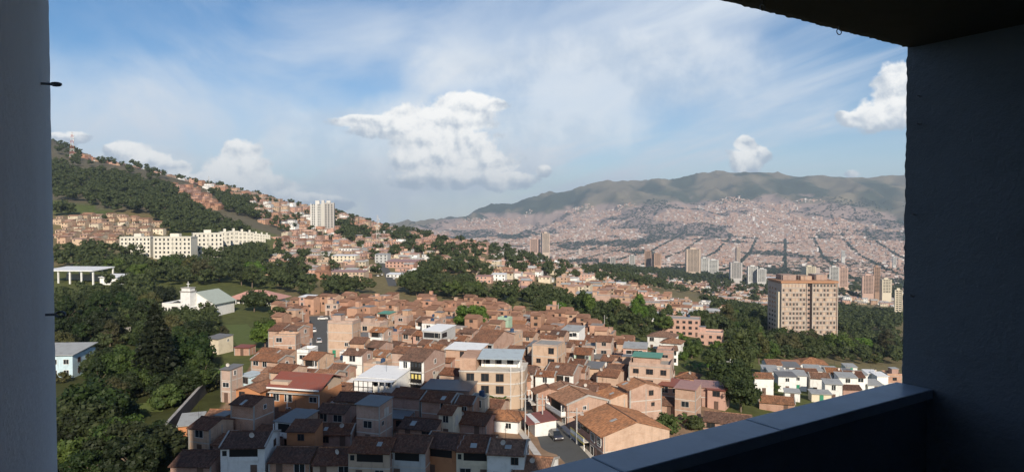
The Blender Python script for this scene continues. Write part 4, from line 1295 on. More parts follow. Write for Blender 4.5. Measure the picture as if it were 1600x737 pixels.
slab_block(211, 371, 402, 47, 520, 8, 'leftmost of the white five-storey apartment slabs', 0)
slab_block(269, 371, 404, 58, 515, 9, 'second white five-storey apartment slab from the left, behind conifer', 0)
LMK['white apartment slabs'] = (260, 385)
for i, (px, yt, yb, wp, Z) in enumerate([(325, 365, 398, 42, 545), (352, 363, 394, 14, 575), (366, 362, 392, 13, 605), (379, 363, 391, 12, 640), (391, 364, 389, 10, 675), (401, 366, 388, 9, 710), (410, 367, 387, 8, 745), (418, 368, 386, 7, 780)]):
    nth = ['third', 'fourth', 'fifth', 'sixth', 'seventh', 'eighth', 'ninth', 'tenth'][i]
    slab_block(px, yt, yb, wp, Z, max(2, int(wp / 6)), f'{nth} white apartment slab from the left in the receding row', -30, 12)


# point blocks: shaft with window bands or window grid built floor by floor
def tower(px, ytop, ybot, wpx, Z, wall, floors, cols, label, rot=10, dratio=.8, glass=.5, crown=True, name='apartment_tower'):
    x = (px - CX) / F * Z
    zt = CAMZ - (ytop - HY) / F * Z; zb = CAMZ - (ybot - HY) / F * Z
    w = wpx / F * Z / (math.cos(R(rot)) + .35 * abs(math.sin(R(rot)))); d = w * dratio; h = zt - zb
    r = empty(name, (x, Z, zb), -R(rot), label, 'building', 'tower blocks in the valley')
    OBB.append((x, Z, w / 2, d / 2, math.cos(R(rot)), math.sin(R(rot))))
    base = min(T1(x, Z) - zb, 0) - 12
    MB().box(-w / 2, w / 2, -d / 2, d / 2, base, h).build('wall', wall, r)
    if crown: MB().box(-w * .22, w * .22, -d * .2, d * .25, h + .003, h + h * .05 + 1).build('lift_room', wall, r)
    fh = h / floors
    band = MB().box(-w / 2 * glass * 1.6, w / 2 * glass * 1.6, -d / 2 - .12, -d / 2 - .005, -fh * .24, fh * .24).mesh('window_band', GLASS)
    side = MB().box(w / 2 + .005, w / 2 + .12, -d / 2 * .7, d / 2 * .7, -fh * .22, fh * .22).mesh('window_band', GLASS)
    for k in range(floors):
        link('window_band', band, r, (0, 0, (k + .55) * fh)); link('window_band', side, r, (0, 0, (k + .55) * fh))
    for c in range(cols + 1):
        xx = -w / 2 + w * c / cols
        MB().box(xx - .35, xx + .35, -d / 2 - .5, -d / 2 - .125, 0, h).build('pier', wall, r)
    return r


TW = {'be': mat_paint('beige_tower', (.50, .40, .32), .8, .2, .1), 'wh': mat_paint('white_tower', (.54, .53, .50), .8, .2, .1), 'br': mat_paint('brown_tower', (.38, .25, .18), .8, .2, .1),
      'pk': mat_paint('pinkish_tower', (.52, .36, .29), .8, .2, .1), 'cr': mat_paint('cream_tower', (.62, .55, .42), .8, .15, .1), 'gr': mat_paint('greyish_tower', (.40, .38, .36), .8, .15, .1)}


def twin_tower():
    Z = 1010; x = (505 - CX) / F * Z
    zb = CAMZ - (380 - HY) / F * Z; zt = CAMZ - (316 - HY) / F * Z; h = zt - zb
    r = empty('apartment_tower', (x, Z, zb), -R(-12), 'tall white twin-shaft tower on the hillside skyline left of centre', 'building')
    LMK['white twin tower'] = (505, 345)
    OBB.append((x, Z, 18, 14, 1, 0))
    MB().box(-17.5, -2, -8, 9, -25, h - 3).build('shaft', TW['wh'], r)
    MB().box(2, 16.5, -9, 10, -25, h - 1).build('shaft', TW['gr'], r)
    MB().box(-2, 2, -4, 6, -25, h + 3).build('lift_core', TW['wh'], r)
    for a, b in ((-11, -8), (5, 8)): MB().box(a, b + 3, -3, 4, h - 3, h + 2.5).build('roof_room', TW['wh'], r)
    fh = h / 24
    sm = MB().box(-.5, .5, -.2, -.005, -fh * .3, fh * .3).mesh('window', GLASS)
    for k in range(1, 23):
        for c, yy in ((-14.8, -8), (-12, -8), (-6.5, -8), (-4, -8), (4.6, -9), (8.6, -9), (13.2, -9)):
            o = link('window', sm, r, (c, yy, k * fh + fh * .5)); o.scale = (1.7, 1, 1)
    for c in (-17.2, -9.4, -2.4): MB().box(c - .5, c + .5, -9.2, -8.004, -25, h - 2).build('fin', TW['wh'], r)
    for c in (2.4, 6.6, 10.9, 16): MB().box(c - .4, c + .4, -10.4, -9.004, -25, h).build('fin', TW['gr'], r)
    Zb = 900
    slab = tower(484, 361, 384, 33, Zb, BR1, 7, 5, 'squat orange brick block at the foot of the white twin tower', 8, .8, .45)


twin_tower()


def big_tower():
    # the apartment slab on the right: two window fields either side of a recessed stair strip
    Z = 395; rot = 16
    s = Z / F
    x = (1266 - CX) / F * Z
    zb = CAMZ - (545 - HY) / F * Z; zt = CAMZ - (443 - HY) / F * Z; h = zt - zb
    r = empty('apartment_slab', (x, Z, zb), -R(0), 'large orange-topped apartment slab with window grid rising from the trees', 'building')
    LMK['orange-topped slab'] = (1258, 490)
    w = 88 * s; d = 21.0
    OBB.append((x, Z + 12, w / 2 + 3, d, 1, 0))
    Wm = mat_paint('slab_concrete', (.46, .39, .33), .85, .3, .2); Or = mat_paint('slab_orange_cornice', (.40, .215, .125), .85, .3, .2)
    Db = mat_brick('slab_brick_infill', (.36, .22, .16), (.40, .25, .18))
    MB().box(-w / 2, -1.4, 0, d, -14, h).build('wall', Wm, r)
    MB().box(1.6, w / 2, 0, d, -14, h - .3).build('wall', Wm, r)
    MB().box(-1.4, 1.6, 1.6, d - 1, -14, h + .3).build('stair_strip', Db, r)
    MB().box(-w / 2 - 1.3, -w / 2 - .003, 1.2, 5.0, -14, h - 5).build('side_wing', WALL['c'], r)
    for k in range(13):
        for q in range(3): MB().box(-w / 2 - .06, -w / 2 - .004, 8 + q * 4.2, 10 + q * 4.2, k * h / 14 + .9, k * h / 14 + 2.1).build('side_window', GLASS, r)
    MB().box(-w / 2 - .4, w / 2 + .4, -.5, d + .4, h + .303, h + 1.5).build('cornice', Or, r)
    for a, b, e in ((-w * .40, -w * .16, 3), (-w * .08, w * .12, 2.4), (w * .2, w * .40, 3.2)):
        MB().box(a, b, 6, d - 4, h + 1.503, h + 1.5 + e).build('roof_room', Db, r)
    for k in range(7): MB().tube((-w * .45 + k * w * .15, 4, h + 1.5), (-w * .45 + k * w * .15, 4, h + 5.0), .10, seg=5).build('antenna', CONC, r)
    floors, cols = 14, 7
    fh = h / floors
    TGL, N_, b_ = newmat('tinted_glass', .25, .5); b_.inputs['Base Color'].default_value = (.085, .075, .068, 1)
    gm = MB().box(-.5, .5, -.05, -.004, -.5, .5).mesh('window', TGL)
    gl = MB().box(-.5, .5, -.05, -.004, -.5, .5).mesh('curtained_window', WALL['t'])
    gb = MB().box(-.5, .5, -.045, -.003, -.5, .5).mesh('brick_infill', Db)
    rr = random.Random(5)
    for (a, b) in ((-w / 2 + .5, -1.9), (2.1, w / 2 - .5)):
        cw = (b - a) / cols
        for k in range(floors):
            for c in range(cols):
                xx = a + cw * (c + .5); zz = (k + .55) * fh
                u = rr.random()
                o = link('window', gm if u < .62 else gl, r, (xx - cw * .12, 0, zz)); o.scale = (cw * .56, 1, fh * .54)
                if rr.random() < .9:
                    o = link('brick_infill', gb, r, (xx + cw * .34, 0, zz - fh * .05)); o.scale = (cw * .30, 1, fh * .72)
            MB().box(a - .2, b + .2, -.35, -.06, k * fh - .1, k * fh + .12).build('floor_slab', Wm, r)
        for e in (a - .35, b + .35): MB().box(e - .22, e + .22, -.6, -.003, -14, h).build('pier', Wm, r)
    for k in range(floors): MB().box(-.9, .9, 1.5, 1.597, k * fh + .8, k * fh + 1.9).build('stair_window', GLASS, r)


big_tower()

for (px, yt, yb, wp, Z, mt, fl, cols, lab) in [
    (1083, 389, 424, 22, 1650, 'be', 20, 4, 'tall beige tower alone in front of the far valley'),
    (852, 364, 394, 12, 2700, 'be', 18, 3, 'slim beige tower above the tree line in the centre'),
    (836, 374, 394, 14, 2750, 'pk', 12, 3, 'reddish brick tower left of the slim beige tower'),
    (988, 399, 414, 9, 2000, 'wh', 10, 2, 'small white tower left of the red-brown pair'),
    (1013, 392, 414, 10, 2100, 'br', 12, 3, 'red-brown tower, first of the pair'),
    (1026, 396, 414, 12, 2050, 'br', 11, 3, 'red-brown tower, second of the pair'),
    (1100, 403, 424, 14, 2050, 'wh', 11, 3, 'white tower just right of the tall beige tower'),
    (1115, 406, 426, 16, 1900, 'wh', 10, 3, 'broad pale tower second right of the tall beige tower'),
    (1150, 410, 434, 18, 1500, 'gr', 16, 4, 'grey-beige tower left of the white blue-grey block'),
    (1153, 387, 409, 6, 2700, 'be', 18, 2, 'very slim beige tower far out in the valley'),
    (1176, 416, 440, 15, 1500, 'wh', 13, 4, 'white block with blue-grey windows, left one'),
    (1191, 420, 440, 14, 1480, 'wh', 11, 4, 'white block with blue-grey windows, right one'),
    (1264, 416, 436, 17, 1500, 'cr', 12, 4, 'cream tower peeking over the orange-topped slab'),
    (1304, 417, 447, 14, 1400, 'wh', 15, 3, 'white tower with pink sides right of the orange-topped slab'),
    (1318, 418, 447, 13, 1420, 'pk', 15, 3, 'pink tower, second right of the orange-topped slab'),
    (1357, 430, 458, 17, 1250, 'pk', 14, 4, 'stepped pink tower left of the tall brown one'),
    (1371, 417, 456, 9, 1270, 'br', 18, 3, 'tall narrow brown tower near the right wall'),
    (1385, 436, 457, 14, 1230, 'cr', 9, 3, 'beige tower next to the tall narrow brown one'),
    (1405, 453, 486, 10, 800, 'cr', 10, 2, 'pale yellow tower touching the right wall'),
    (1318, 392, 401, 5, 3300, 'wh', 10, 2, 'tiny white tower alone on the valley floor'),
    (1398, 402, 414, 5, 3000, 'wh', 12, 2, 'tiny white tower on valley floor by the right wall'),
    (958, 402, 415, 8, 1900, 'gr', 8, 2, 'small grey tower in the tree line right of centre'),
]:
    tower(px, yt, yb, wp, Z, TW[mt], fl, cols, lab, rot=random.Random(px).choice([-12, 8, 14, 20]))
# long white hall behind the city towers
x_ = (1206 - CX) / F * 1750
rt = empty('warehouse', (x_, 1750, T1(x_, 1750)), 0, 'long white flat warehouse among the valley towers', 'warehouse')
MB().box(-46, 46, -15, 20, -20, 14).build('wall', WALL['w'], rt); MB().box(-47, 47, -16, 21, 14.003, 16).build('roof', MET['w'], rt)

# mid-distance houses seen singly
HM = [(1066, 497, 17, 10, 3, 18, 'f', 'p', 'long three-storey salmon building beyond the gully'), (1112, 520, 10, 8, 2, 18, 'f', 'p', 'lower salmon annex right of the long salmon building'),
      (917, 428, 15, 11, 3, 15, 'f', 'p', 'pink three-storey block on the ridge right of centre'), (1037, 524, 10, 8, 2, 25, 'h', 'w', 'white villa under red hipped roof in the gully trees'), (1052, 534, 7, 7, 2, 25, 'h', 'w', 'smaller white annex with red roof beside the villa'),
      (1270, 566, 9, 8, 2, 12, 'h', 'w', 'white house with red hipped roof behind the white terrace'), (780, 428, 11, 8, 2, 10, 'w', 'w', 'white flat-roofed building on the ridge above the meadow'),
      (757, 431, 12, 8, 2, 10, 'P', 'p', 'pink house on the ridge left of white flat-roofed building'), (800, 440, 12, 9, 2, 10, 'P', 'p', 'pink house on the ridge right of white flat-roofed building'), (824, 449, 10, 8, 2, 10, 'P', 'd', 'red brick house on the ridge by the playground meadow'),
      (633, 378, 32, 12, 3, 10, 'f', 'p', 'broad pink block with rows of dark openings on the hillside'), (630, 408, 27, 18, 2, 8, 'P', 'p', 'stepped pink terrace block below the broad pink block'), (630, 428, 24, 10, 1, 8, 'w', 'w', 'low white terrace at the foot of the stepped pink block'),
      (540, 399, 22, 11, 3, 8, 'w', 'c', 'cream and white hall left of the far street'), (544, 388, 24, 12, 2, 8, 'f', 'w', 'white long building behind the cream hall'), (545, 424, 26, 11, 2, 8, 'P', 't', 'long tan terrace of joined houses left of far street'),
      (579, 378, 14, 10, 3, 6, 'f', 'p', 'pink block left of the lattice mast'), (598, 397, 12, 10, 3, 8, 'K', 'y', 'grey block beside the lattice mast'), (1040, 440, 12, 10, 2, 20, 'P', 'w', 'white house in the scattered suburb right of the ridge'),
      (870, 455, 9, 8, 2, 12, 'f', 'c', 'cream house between the gully trees and pale brick block'), (918, 458, 13, 9, 3, 12, 'K', 'l', 'pale brick block with pale roof above the gully'), (940, 462, 11, 8, 3, 12, 'f', 'b', 'orange brick block next to the pale brick block'),
      (1010, 472, 18, 10, 2, 14, 'f', 'l', 'wide tan brick block beyond the gully'), (1012, 497, 13, 7, 1, 14, 'w', 'w', 'low white sheds row beyond the gully trees')]
for px, py, w, d, fl, h, roof, wall, lab in HM:
    house(px, py, w, d, fl, h, roof, wall, None, 0, 1, lod=1 if py > 420 else 2, label=lab)

LMK.update({'mint green house': (789, 499), 'curved corner building': (772, 575), 'white canopy building': (602, 584), 'red pitched roof': (477, 606), 'dark sheet roof': (702, 604),
            'four-storey brick block': (537, 504), 'hipped white house': (786, 651), 'nearest row house': (969, 650), 'tallest brick box': (858, 537), 'green roof hut': (1019, 569),
            'long salmon building': (1066, 497), 'lattice mast': (590, 365), 'white villa': (1037, 524), 'red hipped house': (1270, 566), 'pink ridge block': (917, 428),
            'broad pink block': (633, 378), 'white cube house': (896, 514), 'orange-fronted house': (700, 690), 'pale blue house': (391, 586), 'white terrace end': (1390, 585),
            'white-fronted tall house': (660, 556), 'dark red roof': (1055, 598), 'ridge meadow': (715, 400), 'red-white mast': (115, 240)})

# ------------------------------------------------------------------ infill houses
CAND = []   # (apparent size, args)


def fill_houses(poly, yr, cell, h, seed, walls, roofs, floors, keep=.8, wr=(5.5, 8), dr=(6, 9), lodz=260):
    rr = random.Random(seed)
    xs = [p[0] for p in poly]
    c, s = math.cos(R(h)), math.sin(R(h))
    y0, y1 = yr
    xmin = min((min(xs) - CX) / F * y0, (min(xs) - CX) / F * y1) - 20; xmax = max((max(xs) - CX) / F * y0, (max(xs) - CX) / F * y1) + 20
    cx, cy = (xmin + xmax) / 2, (y0 + y1) / 2; n = int(math.hypot(xmax - xmin, y1 - y0) / min(cell) / 2) + 2
    I, J = np.meshgrid(np.arange(-n, n + 1), np.arange(-n, n + 1), indexing='ij')
    gx = I * cell[0] + np.where(J % 2, cell[0] * .3, 0) + np.array(RS.uniform(-.8, .8, I.shape)); gy = J * cell[1] + RS.uniform(-.8, .8, I.shape)
    X = cx + gx * c + gy * s; Y = cy - gx * s + gy * c
    ok = (Y > y0) & (Y < y1)
    Xs, Ys = X[ok], Y[ok]; Zs = T(Xs, Ys)
    PX = CX + F * Xs / Ys; PY = HY + F * (CAMZ - Zs) / Ys
    ins = inpoly(PX, PY, poly)
    for x, y, px, py in zip(Xs[ins], Ys[ins], PX[ins], PY[ins]):
        if rr.random() > keep: continue
        w, d = rr.uniform(*wr), rr.uniform(*dr)
        if on_road(x, y, max(w, d) * .45) or collides(x, y, w, d, R(h), .86): continue
        OBB.append((x, y, w / 2, d / 2, c, s))
        wl = rr.choice(walls); fr = rr.choice('wcl') if wl in 'bld' and rr.random() < .14 else None
        CAND.append((1 / y, dict(px=px, py=py, w=w, d=d, fl=rr.choice(floors), h=h + rr.uniform(-4, 4), roof=rr.choice(roofs), wall=wl, front=fr, balc=rr.choice([0, 0, 0, 1]),
                                 tile=rr.choice([0, 0, 1, 2]), lod=0 if y < lodz else (1 if y < 420 else 2), pos=(x, y), fh=2.42, rnd=random.Random(rr.random()))))


VIL = [(430, 490), (520, 472), (640, 466), (720, 478), (800, 490), (880, 505), (960, 540), (1010, 560), (1050, 590), (1010, 620), (930, 630), (850, 610), (815, 640), (745, 670), (640, 690), (500, 700), (380, 720), (300, 735), (330, 690), (385, 640), (410, 600), (400, 575), (440, 540)]
fill_houses(VIL, (85, 330), (4.9, 6.1), 18, 1, 'bbbldl', 'gggggfk', (1, 1, 2, 2, 1, 3), 1.0, (4.1, 5.2), (4.6, 6.6), 350)
fill_houses([(870, 425), (960, 410), (1040, 430), (1110, 460), (1160, 480), (1120, 510), (1060, 510), (1000, 500), (930, 480), (880, 460)], (290, 620), (9, 11), 18, 2, 'llbpwct', 'gPKfPgw', (1, 2, 2, 3), .74, (5, 9), (6, 9))
fill_houses([(1000, 425), (1100, 428), (1200, 450), (1200, 500), (1150, 480), (1080, 450)], (450, 1100), (13, 15), 20, 3, 'lpwct', 'PKfPgw', (1, 2, 2), .62, (7, 12), (7, 11))
fill_houses([(740, 380), (860, 392), (950, 405), (1060, 412), (1060, 425), (900, 420), (760, 405)], (600, 1300), (16, 18), 15, 4, 'lpwct', 'PKfPw', (1, 2, 2), .4, (8, 13), (8, 12))
fill_houses([(430, 372), (480, 360), (560, 368), (640, 372), (640, 440), (500, 440), (430, 420)], (480, 1000), (11, 13), 8, 5, 'pcplwtd', 'KPfPg', (1, 2, 2), .62, (6, 11), (7, 10))
fill_houses([(640, 368), (700, 376), (760, 386), (760, 396), (690, 392), (645, 385)], (700, 1200), (12, 13), 12, 6, 'pppld', 'PPfg', (2, 2, 3), .85, (8, 12), (8, 11))
fill_houses([(92, 340), (160, 338), (250, 350), (258, 372), (186, 372), (184, 392), (92, 392)], (560, 1000), (13, 11), 4, 7, 'tclt', 'PgPg', (2, 2, 1), .88, (6, 11), (6, 8))
fill_houses([(265, 290), (310, 298), (350, 330), (378, 345), (375, 360), (340, 352), (300, 320)], (900, 1500), (12, 12), 6, 8, 'ddpb', 'PPf', (2, 2, 3), .9, (8, 13), (8, 11))
fill_houses([(300, 285), (420, 310), (500, 325), (560, 335), (640, 350), (660, 372), (560, 365), (430, 375), (390, 330)], (900, 1700), (14, 14), 8, 9, 'pldtwb', 'PKfP', (1, 2, 2, 3), .55, (8, 14), (8, 12))
fill_houses([(84, 238), (140, 245), (200, 262), (300, 285), (290, 296), (200, 278), (84, 262)], (1200, 1800), (13, 13), 8, 10, 'pldtw', 'PKfP', (1, 2, 2), .6, (8, 14), (8, 12))
fill_houses([(790, 402), (960, 405), (1100, 420), (1200, 438), (1200, 475), (1080, 455), (960, 440), (880, 432), (800, 425)], (400, 1500), (12, 13), 16, 12, 'lpwctp', 'PKfPgw', (1, 2, 2), .62, (6, 11), (7, 10))
fill_houses([(640, 395), (700, 398), (760, 405), (830, 420), (870, 440), (830, 455), (760, 440), (700, 432), (640, 440)], (330, 900), (12, 13), 12, 14, 'lpwctp', 'PKfPgw', (1, 2, 2), .34, (6, 10), (7, 10))
fill_houses([(430, 395), (490, 400), (490, 440), (440, 445), (400, 420)], (400, 700), (13, 14), 8, 15, 'lpwct', 'PKfPgw', (1, 2), .35, (7, 11), (7, 10))
fill_houses([(1180, 588), (1290, 582), (1405, 586), (1405, 606), (1330, 615), (1240, 618), (1180, 606)], (150, 230), (6.2, 7.6), 10, 31, 'wwwc', 'kKgK', (1, 2, 2), .8, (4.6, 6), (5, 7))
fill_houses([(1310, 445), (1410, 455), (1410, 480), (1310, 475)], (600, 1500), (16, 17), 16, 13, 'lpwct', 'PKfw', (1, 2, 3), .6, (9, 14), (9, 12))
CAND.sort(key=lambda t: -t[0])
NIND = 318 - len(HOUSES)
for _, a in CAND[:NIND]: house(**a)
FARH = [a for _, a in CAND[NIND:]]


def boxes_mesh(name, arr, col, mat):
    """arr rows: x, y, z0, z1, half width, half depth, heading; col rows: wall rgb, roof rgb"""
    n = len(arr); x, y, z0, z1, hw, hd, h = np.array(arr).T
    c, s = np.cos(h), np.sin(h)
    V = np.zeros((n, 8, 3))
    for k, (a, b) in enumerate(((-1, -1), (1, -1), (1, 1), (-1, 1))):
        X = x + a * hw * c + b * hd * s; Y = y - a * hw * s + b * hd * c
        V[:, k] = np.stack([X, Y, z0], -1); V[:, k + 4] = np.stack([X, Y, z1], -1)
    fc = np.array([(4, 5, 6, 7), (0, 1, 5, 4), (1, 2, 6, 5), (2, 3, 7, 6), (3, 0, 4, 7)])
    Fq = (np.arange(n)[:, None, None] * 8 + fc[None]).reshape(-1, 4)
    me = bpy.data.meshes.new(name)
    me.vertices.add(n * 8); me.vertices.foreach_set('co', V.reshape(-1).astype(np.float32))
    me.loops.add(n * 20); me.loops.foreach_set('vertex_index', Fq.reshape(-1).astype(np.int32))
    me.polygons.add(n * 5); me.polygons.foreach_set('loop_start', (np.arange(n * 5) * 4).astype(np.int32))
    me.update(calc_edges=True)
    ca = me.color_attributes.new('tint', 'FLOAT_COLOR', 'CORNER')
    C = np.ones((n, 5, 4, 4), np.float32)
    C[:, :, :, :3] = col[:, None, None, :3]; C[:, 0, :, :3] = col[:, None, 3:]
    ca.data.foreach_set('color', C.reshape(-1))
    me.materials.append(mat); me.shade_flat()
    return me


TINTM = mat_attr('far_walls', .9, .22, .35)
PAL = {'t': (.46, .34, .24), 'c': (.58, .50, .38), 'l': (.46, .31, .22), 'Y': (.55, .42, .18), 'd': (.40, .22, .15), 'p': (.50, .31, .24), 'b': (.42, .25, .17), 'w': (.70, .69, .66), 'o': (.46, .22, .1), 'y': (.4, .4, .4)}
RPAL = {'P': (.40, .26, .21), 'K': (.42, .42, .40), 'f': (.36, .30, .26), 'g': (.23, .125, .082), 'w': (.72, .71, .69), 'k': (.2, .2, .2)}


def far_houses():
    """the smaller houses beyond the ones built singly: walls, low gables or flat roofs, dark openings"""
    V, Fc, Cc = [], [], []
    def face(pts, col):
        n = len(V); V.extend(pts); Fc.append(tuple(range(n, n + len(pts)))); Cc.append((col, len(pts)))
    for a in FARH:
        x, y = a['pos']; g = T1(x, y); H = a['fl'] * 2.5; rr = a['rnd']; h = R(a['h']); c, s_ = math.cos(h), math.sin(h)
        hw, hd = a['w'] / 2, a['d'] / 2
        v = rr.uniform(.8, 1.15); wc = [q * v for q in PAL[a['wall']]]; v = rr.uniform(.75, 1.2); rc = [q * v for q in RPAL[a['roof']]]
        if a['roof'] == 'g' and rr.random() < .4: rc = [q * 1.35 for q in rc]
        def P(u, w_, z): return (x + u * c + w_ * s_, y - u * s_ + w_ * c, g + z)
        rise = {'g': .28, 'P': .16, 'K': .12}.get(a['roof'], 0) * hd
        lo = -9.0
        face([P(-hw, -hd, lo), P(hw, -hd, lo), P(hw, -hd, H), P(-hw, -hd, H)], wc)
        face([P(hw, hd, lo), P(-hw, hd, lo), P(-hw, hd, H), P(hw, hd, H)], wc)
        for sx in (-1, 1):
            p = [P(sx * hw, -hd, lo), P(sx * hw, hd, lo), P(sx * hw, hd, H), P(sx * hw, 0, H + rise), P(sx * hw, -hd, H)]
            face(p if sx > 0 else p[::-1], wc)
        if rise:
            o = .45; e = o * rise / hd; t = .16; X = hw + .15
            for sy in (-1, 1):
                q = [P(-X, sy * (hd + o), H - e + t), P(X, sy * (hd + o), H - e + t), P(X, 0, H + rise + t), P(-X, 0, H + rise + t)]
                face(q if sy < 0 else q[::-1], rc)
                q = [P(-X, sy * (hd + o), H - e), P(X, sy * (hd + o), H - e), P(X, sy * (hd + o), H - e + t), P(-X, sy * (hd + o), H - e + t)]
                face(q, [k * .8 for k in rc])
        else:
            face([P(-hw, -hd, H + .02), P(hw, -hd, H + .02), P(hw, hd, H + .02), P(-hw, hd, H + .02)], rc)
            if rr.random() < .4:
                a0 = rr.uniform(-.5, .1) * hw; b0 = rr.uniform(-.2, .3) * hd; zz = H + rr.uniform(1.2, 2.3)
                A = [(a0, b0), (a0 + hw * .7, b0), (a0 + hw * .7, b0 + hd * .6), (a0, b0 + hd * .6)]
                for k in range(4): face([P(*A[k], H), P(*A[(k + 1) % 4], H), P(*A[(k + 1) % 4], zz), P(*A[k], zz)], wc)
                face([P(*q, zz) for q in A], RPAL['P'])
        n = max(1, int(a['w'] / 2.8))
        for k in range(a['fl']):
            for i in range(n):
                if rr.random() < .28: continue
                xx = -hw + a['w'] * (i + .5) / n; ww = rr.uniform(.4, .75); z0 = k * 2.5 + (.1 if k == 0 and i == 0 else .9); z1 = k * 2.5 + rr.uniform(1.8, 2.1)
                face([P(xx - ww, -hd - .03, z0), P(xx + ww, -hd - .03, z0), P(xx + ww, -hd - .03, z1), P(xx - ww, -hd - .03, z1)], [.045, .04, .036])
            if rr.random() < .3:
                yy = rr.uniform(-.5, .5) * hd
                face([P(hw + .03, yy - .5, k * 2.5 + 1), P(hw + .03, yy + .5, k * 2.5 + 1), P(hw + .03, yy + .5, k * 2.5 + 1.9), P(hw + .03, yy - .5, k * 2.5 + 1.9)], [.045, .04, .036])
    me = bpy.data.meshes.new('distant_houses'); me.from_pydata(V, [], Fc); me.update(); me.shade_flat()
    ca = me.color_attributes.new('tint', 'FLOAT_COLOR', 'CORNER')
    ca.data.foreach_set('color', np.concatenate([np.tile(np.array([*c, 1.0], np.float32), (n, 1)) for c, n in Cc]).ravel())
    me.materials.append(TINTM)
    o = link('distant_houses', me); tag(o, 'small pale brick houses crowding the hillside beyond the slabs', 'houses', kind='stuff')


far_houses()


def far_city():
    # the valley floor and the slope across it: street blocks of small flat houses
    h = math.atan((1227 - CX) / F)
    c, s = math.cos(h), math.sin(h)
    n = 300000
    r = np.sqrt(RS.uniform(1900 ** 2, 8300 ** 2, n)); az = RS.uniform(math.atan((640 - CX) / F), math.atan((1440 - CX) / F), n)
    X, Y = r * np.sin(az), r * np.cos(az)
    gx = X * c - Y * s; gy = X * s + Y * c            # across / along the avenues
    wob = (fbm(X / 700, Y / 700, 2, 77) - .5) * 60 * np.clip((r - 5200) / 800, 0, 1)
    gx2 = gx + wob
    # snap to rows of houses
    gx = np.round(gx / 16) * 16; gy = np.round(gy / 22) * 22
    X = gx * c + gy * s; Y = -gx * s + gy * c
    key = np.unique(np.stack([gx, gy], -1), axis=0, return_index=True)[1]
    X, Y, gx, gy, gx2 = X[key], Y[key], gx[key], gy[key], gx2[key]
    Z = T(X, Y); PX = CX + F * X / Y; PY = HY + F * (CAMZ - Z) / Y; r = np.hypot(X, Y)
    ave = (np.abs((gx2 / 205) % 1 - .5) < .450) | (r > 5600)
    cross = np.abs((gy / 110) % 1 - .5) < .40
    ylim = np.interp(PX, [640, 700, 760, 850, 900, 1000, 1100, 1200, 1300, 1380, 1430], [360, 346, 340, 334, 324, 319, 316, 312, 317, 339, 358])
    patch = fbm(X / 420, Y / 420, 4, 60); n40 = fbm(X / 350, Y / 350, 4, 40)
    ok = ave & cross & (PY > ylim - 16 * (n40 - .5) * 2) & (patch < np.where(r > 5600, .57, .62) + .04 * np.sin(X / 300) - .10 * np.clip((ylim + 34 - PY) / 24, 0, 1))
    ok &= ~((r < 2700) & (patch > .52)) & (RS.rand(len(X)) < np.clip(.97 - np.clip((ylim + 18 - PY) / 26, 0, .6), 0, 1))
    X, Y, Z, r = X[ok], Y[ok], Z[ok], r[ok]; n = len(X)
    X = X + RS.uniform(-2, 2, n); Y = Y + RS.uniform(-2, 2, n)
    H = RS.choice([5, 6, 8, 9, 12], n) * RS.uniform(.8, 1.2, n); tall = RS.rand(n) < .006; H[tall] *= 3
    arr = np.stack([X, Y, Z - 25, Z + H, RS.uniform(5, 9.5, n), RS.uniform(6.5, 11, n), np.full(n, h)], -1)
    base = np.array([(.40, .27, .21), (.46, .33, .27), (.36, .22, .16), (.52, .44, .38), (.66, .63, .60), (.34, .30, .28)])
    k = RS.choice(6, n, p=[.30, .26, .16, .13, .06, .09]); k2 = RS.choice(6, n, p=[.26, .28, .12, .14, .05, .15])
    col = np.concatenate([base[k] * RS.uniform(.8, 1.15, (n, 1)), base[k2] * RS.uniform(.75, 1.1, (n, 1))], -1)
    me = boxes_mesh('distant_city', arr, col, TINTM)
    o = link('distant_city', me); tag(o, 'pinkish brick city covering the valley floor and opposite slope', 'city', kind='stuff')
    return n


NCITY = far_city()
print('city boxes', NCITY, 'far houses', len(FARH), 'single houses', len(HOUSES))

# ------------------------------------------------------------------ trees
def quads_mesh(name, V, mat, extra=None):
    """V: (n, 4, 3) corner points; extra: (verts, faces) of closed inner volumes"""
    n = len(V); v = V.reshape(-1, 3); nf = n
    loops = np.arange(n * 4); starts = np.arange(n) * 4; tot = np.full(n, 4)
    if extra is not None:
        ev, ef = extra; off = len(v)
        v = np.concatenate([v, ev]); loops = np.concatenate([loops, (ef + off).reshape(-1)])
        starts = np.concatenate([starts, n * 4 + np.arange(len(ef)) * 3]); nf = n + len(ef)
    me = bpy.data.meshes.new(name)
    me.vertices.add(len(v)); me.vertices.foreach_set('co', v.reshape(-1).astype(np.float32))
    me.loops.add(len(loops)); me.loops.foreach_set('vertex_index', loops.astype(np.int32))
    me.polygons.add(nf); me.polygons.foreach_set('loop_start', starts.astype(np.int32))
    me.update(calc_edges=True)
    if mat: me.materials.append(mat)
    return me


PHI = (1 + 5 ** .5) / 2
ICOV = np.array([(-1, PHI, 0), (1, PHI, 0), (-1, -PHI, 0), (1, -PHI, 0), (0, -1, PHI), (0, 1, PHI), (0, -1, -PHI), (0, 1, -PHI), (PHI, 0, -1), (PHI, 0, 1), (-PHI, 0, -1), (-PHI, 0, 1)]) / math.sqrt(1 + PHI * PHI)
ICOF = np.array([(0, 11, 5), (0, 5, 1), (0, 1, 7), (0, 7, 10), (0, 10, 11), (1, 5, 9), (5, 11, 4), (11, 10, 2), (10, 7, 6), (7, 1, 8), (3, 9, 4), (3, 4, 2), (3, 2, 6), (3, 6, 8), (3, 8, 9), (4, 9, 5), (2, 4, 11), (6, 2, 10), (8, 6, 7), (9, 8, 1)])


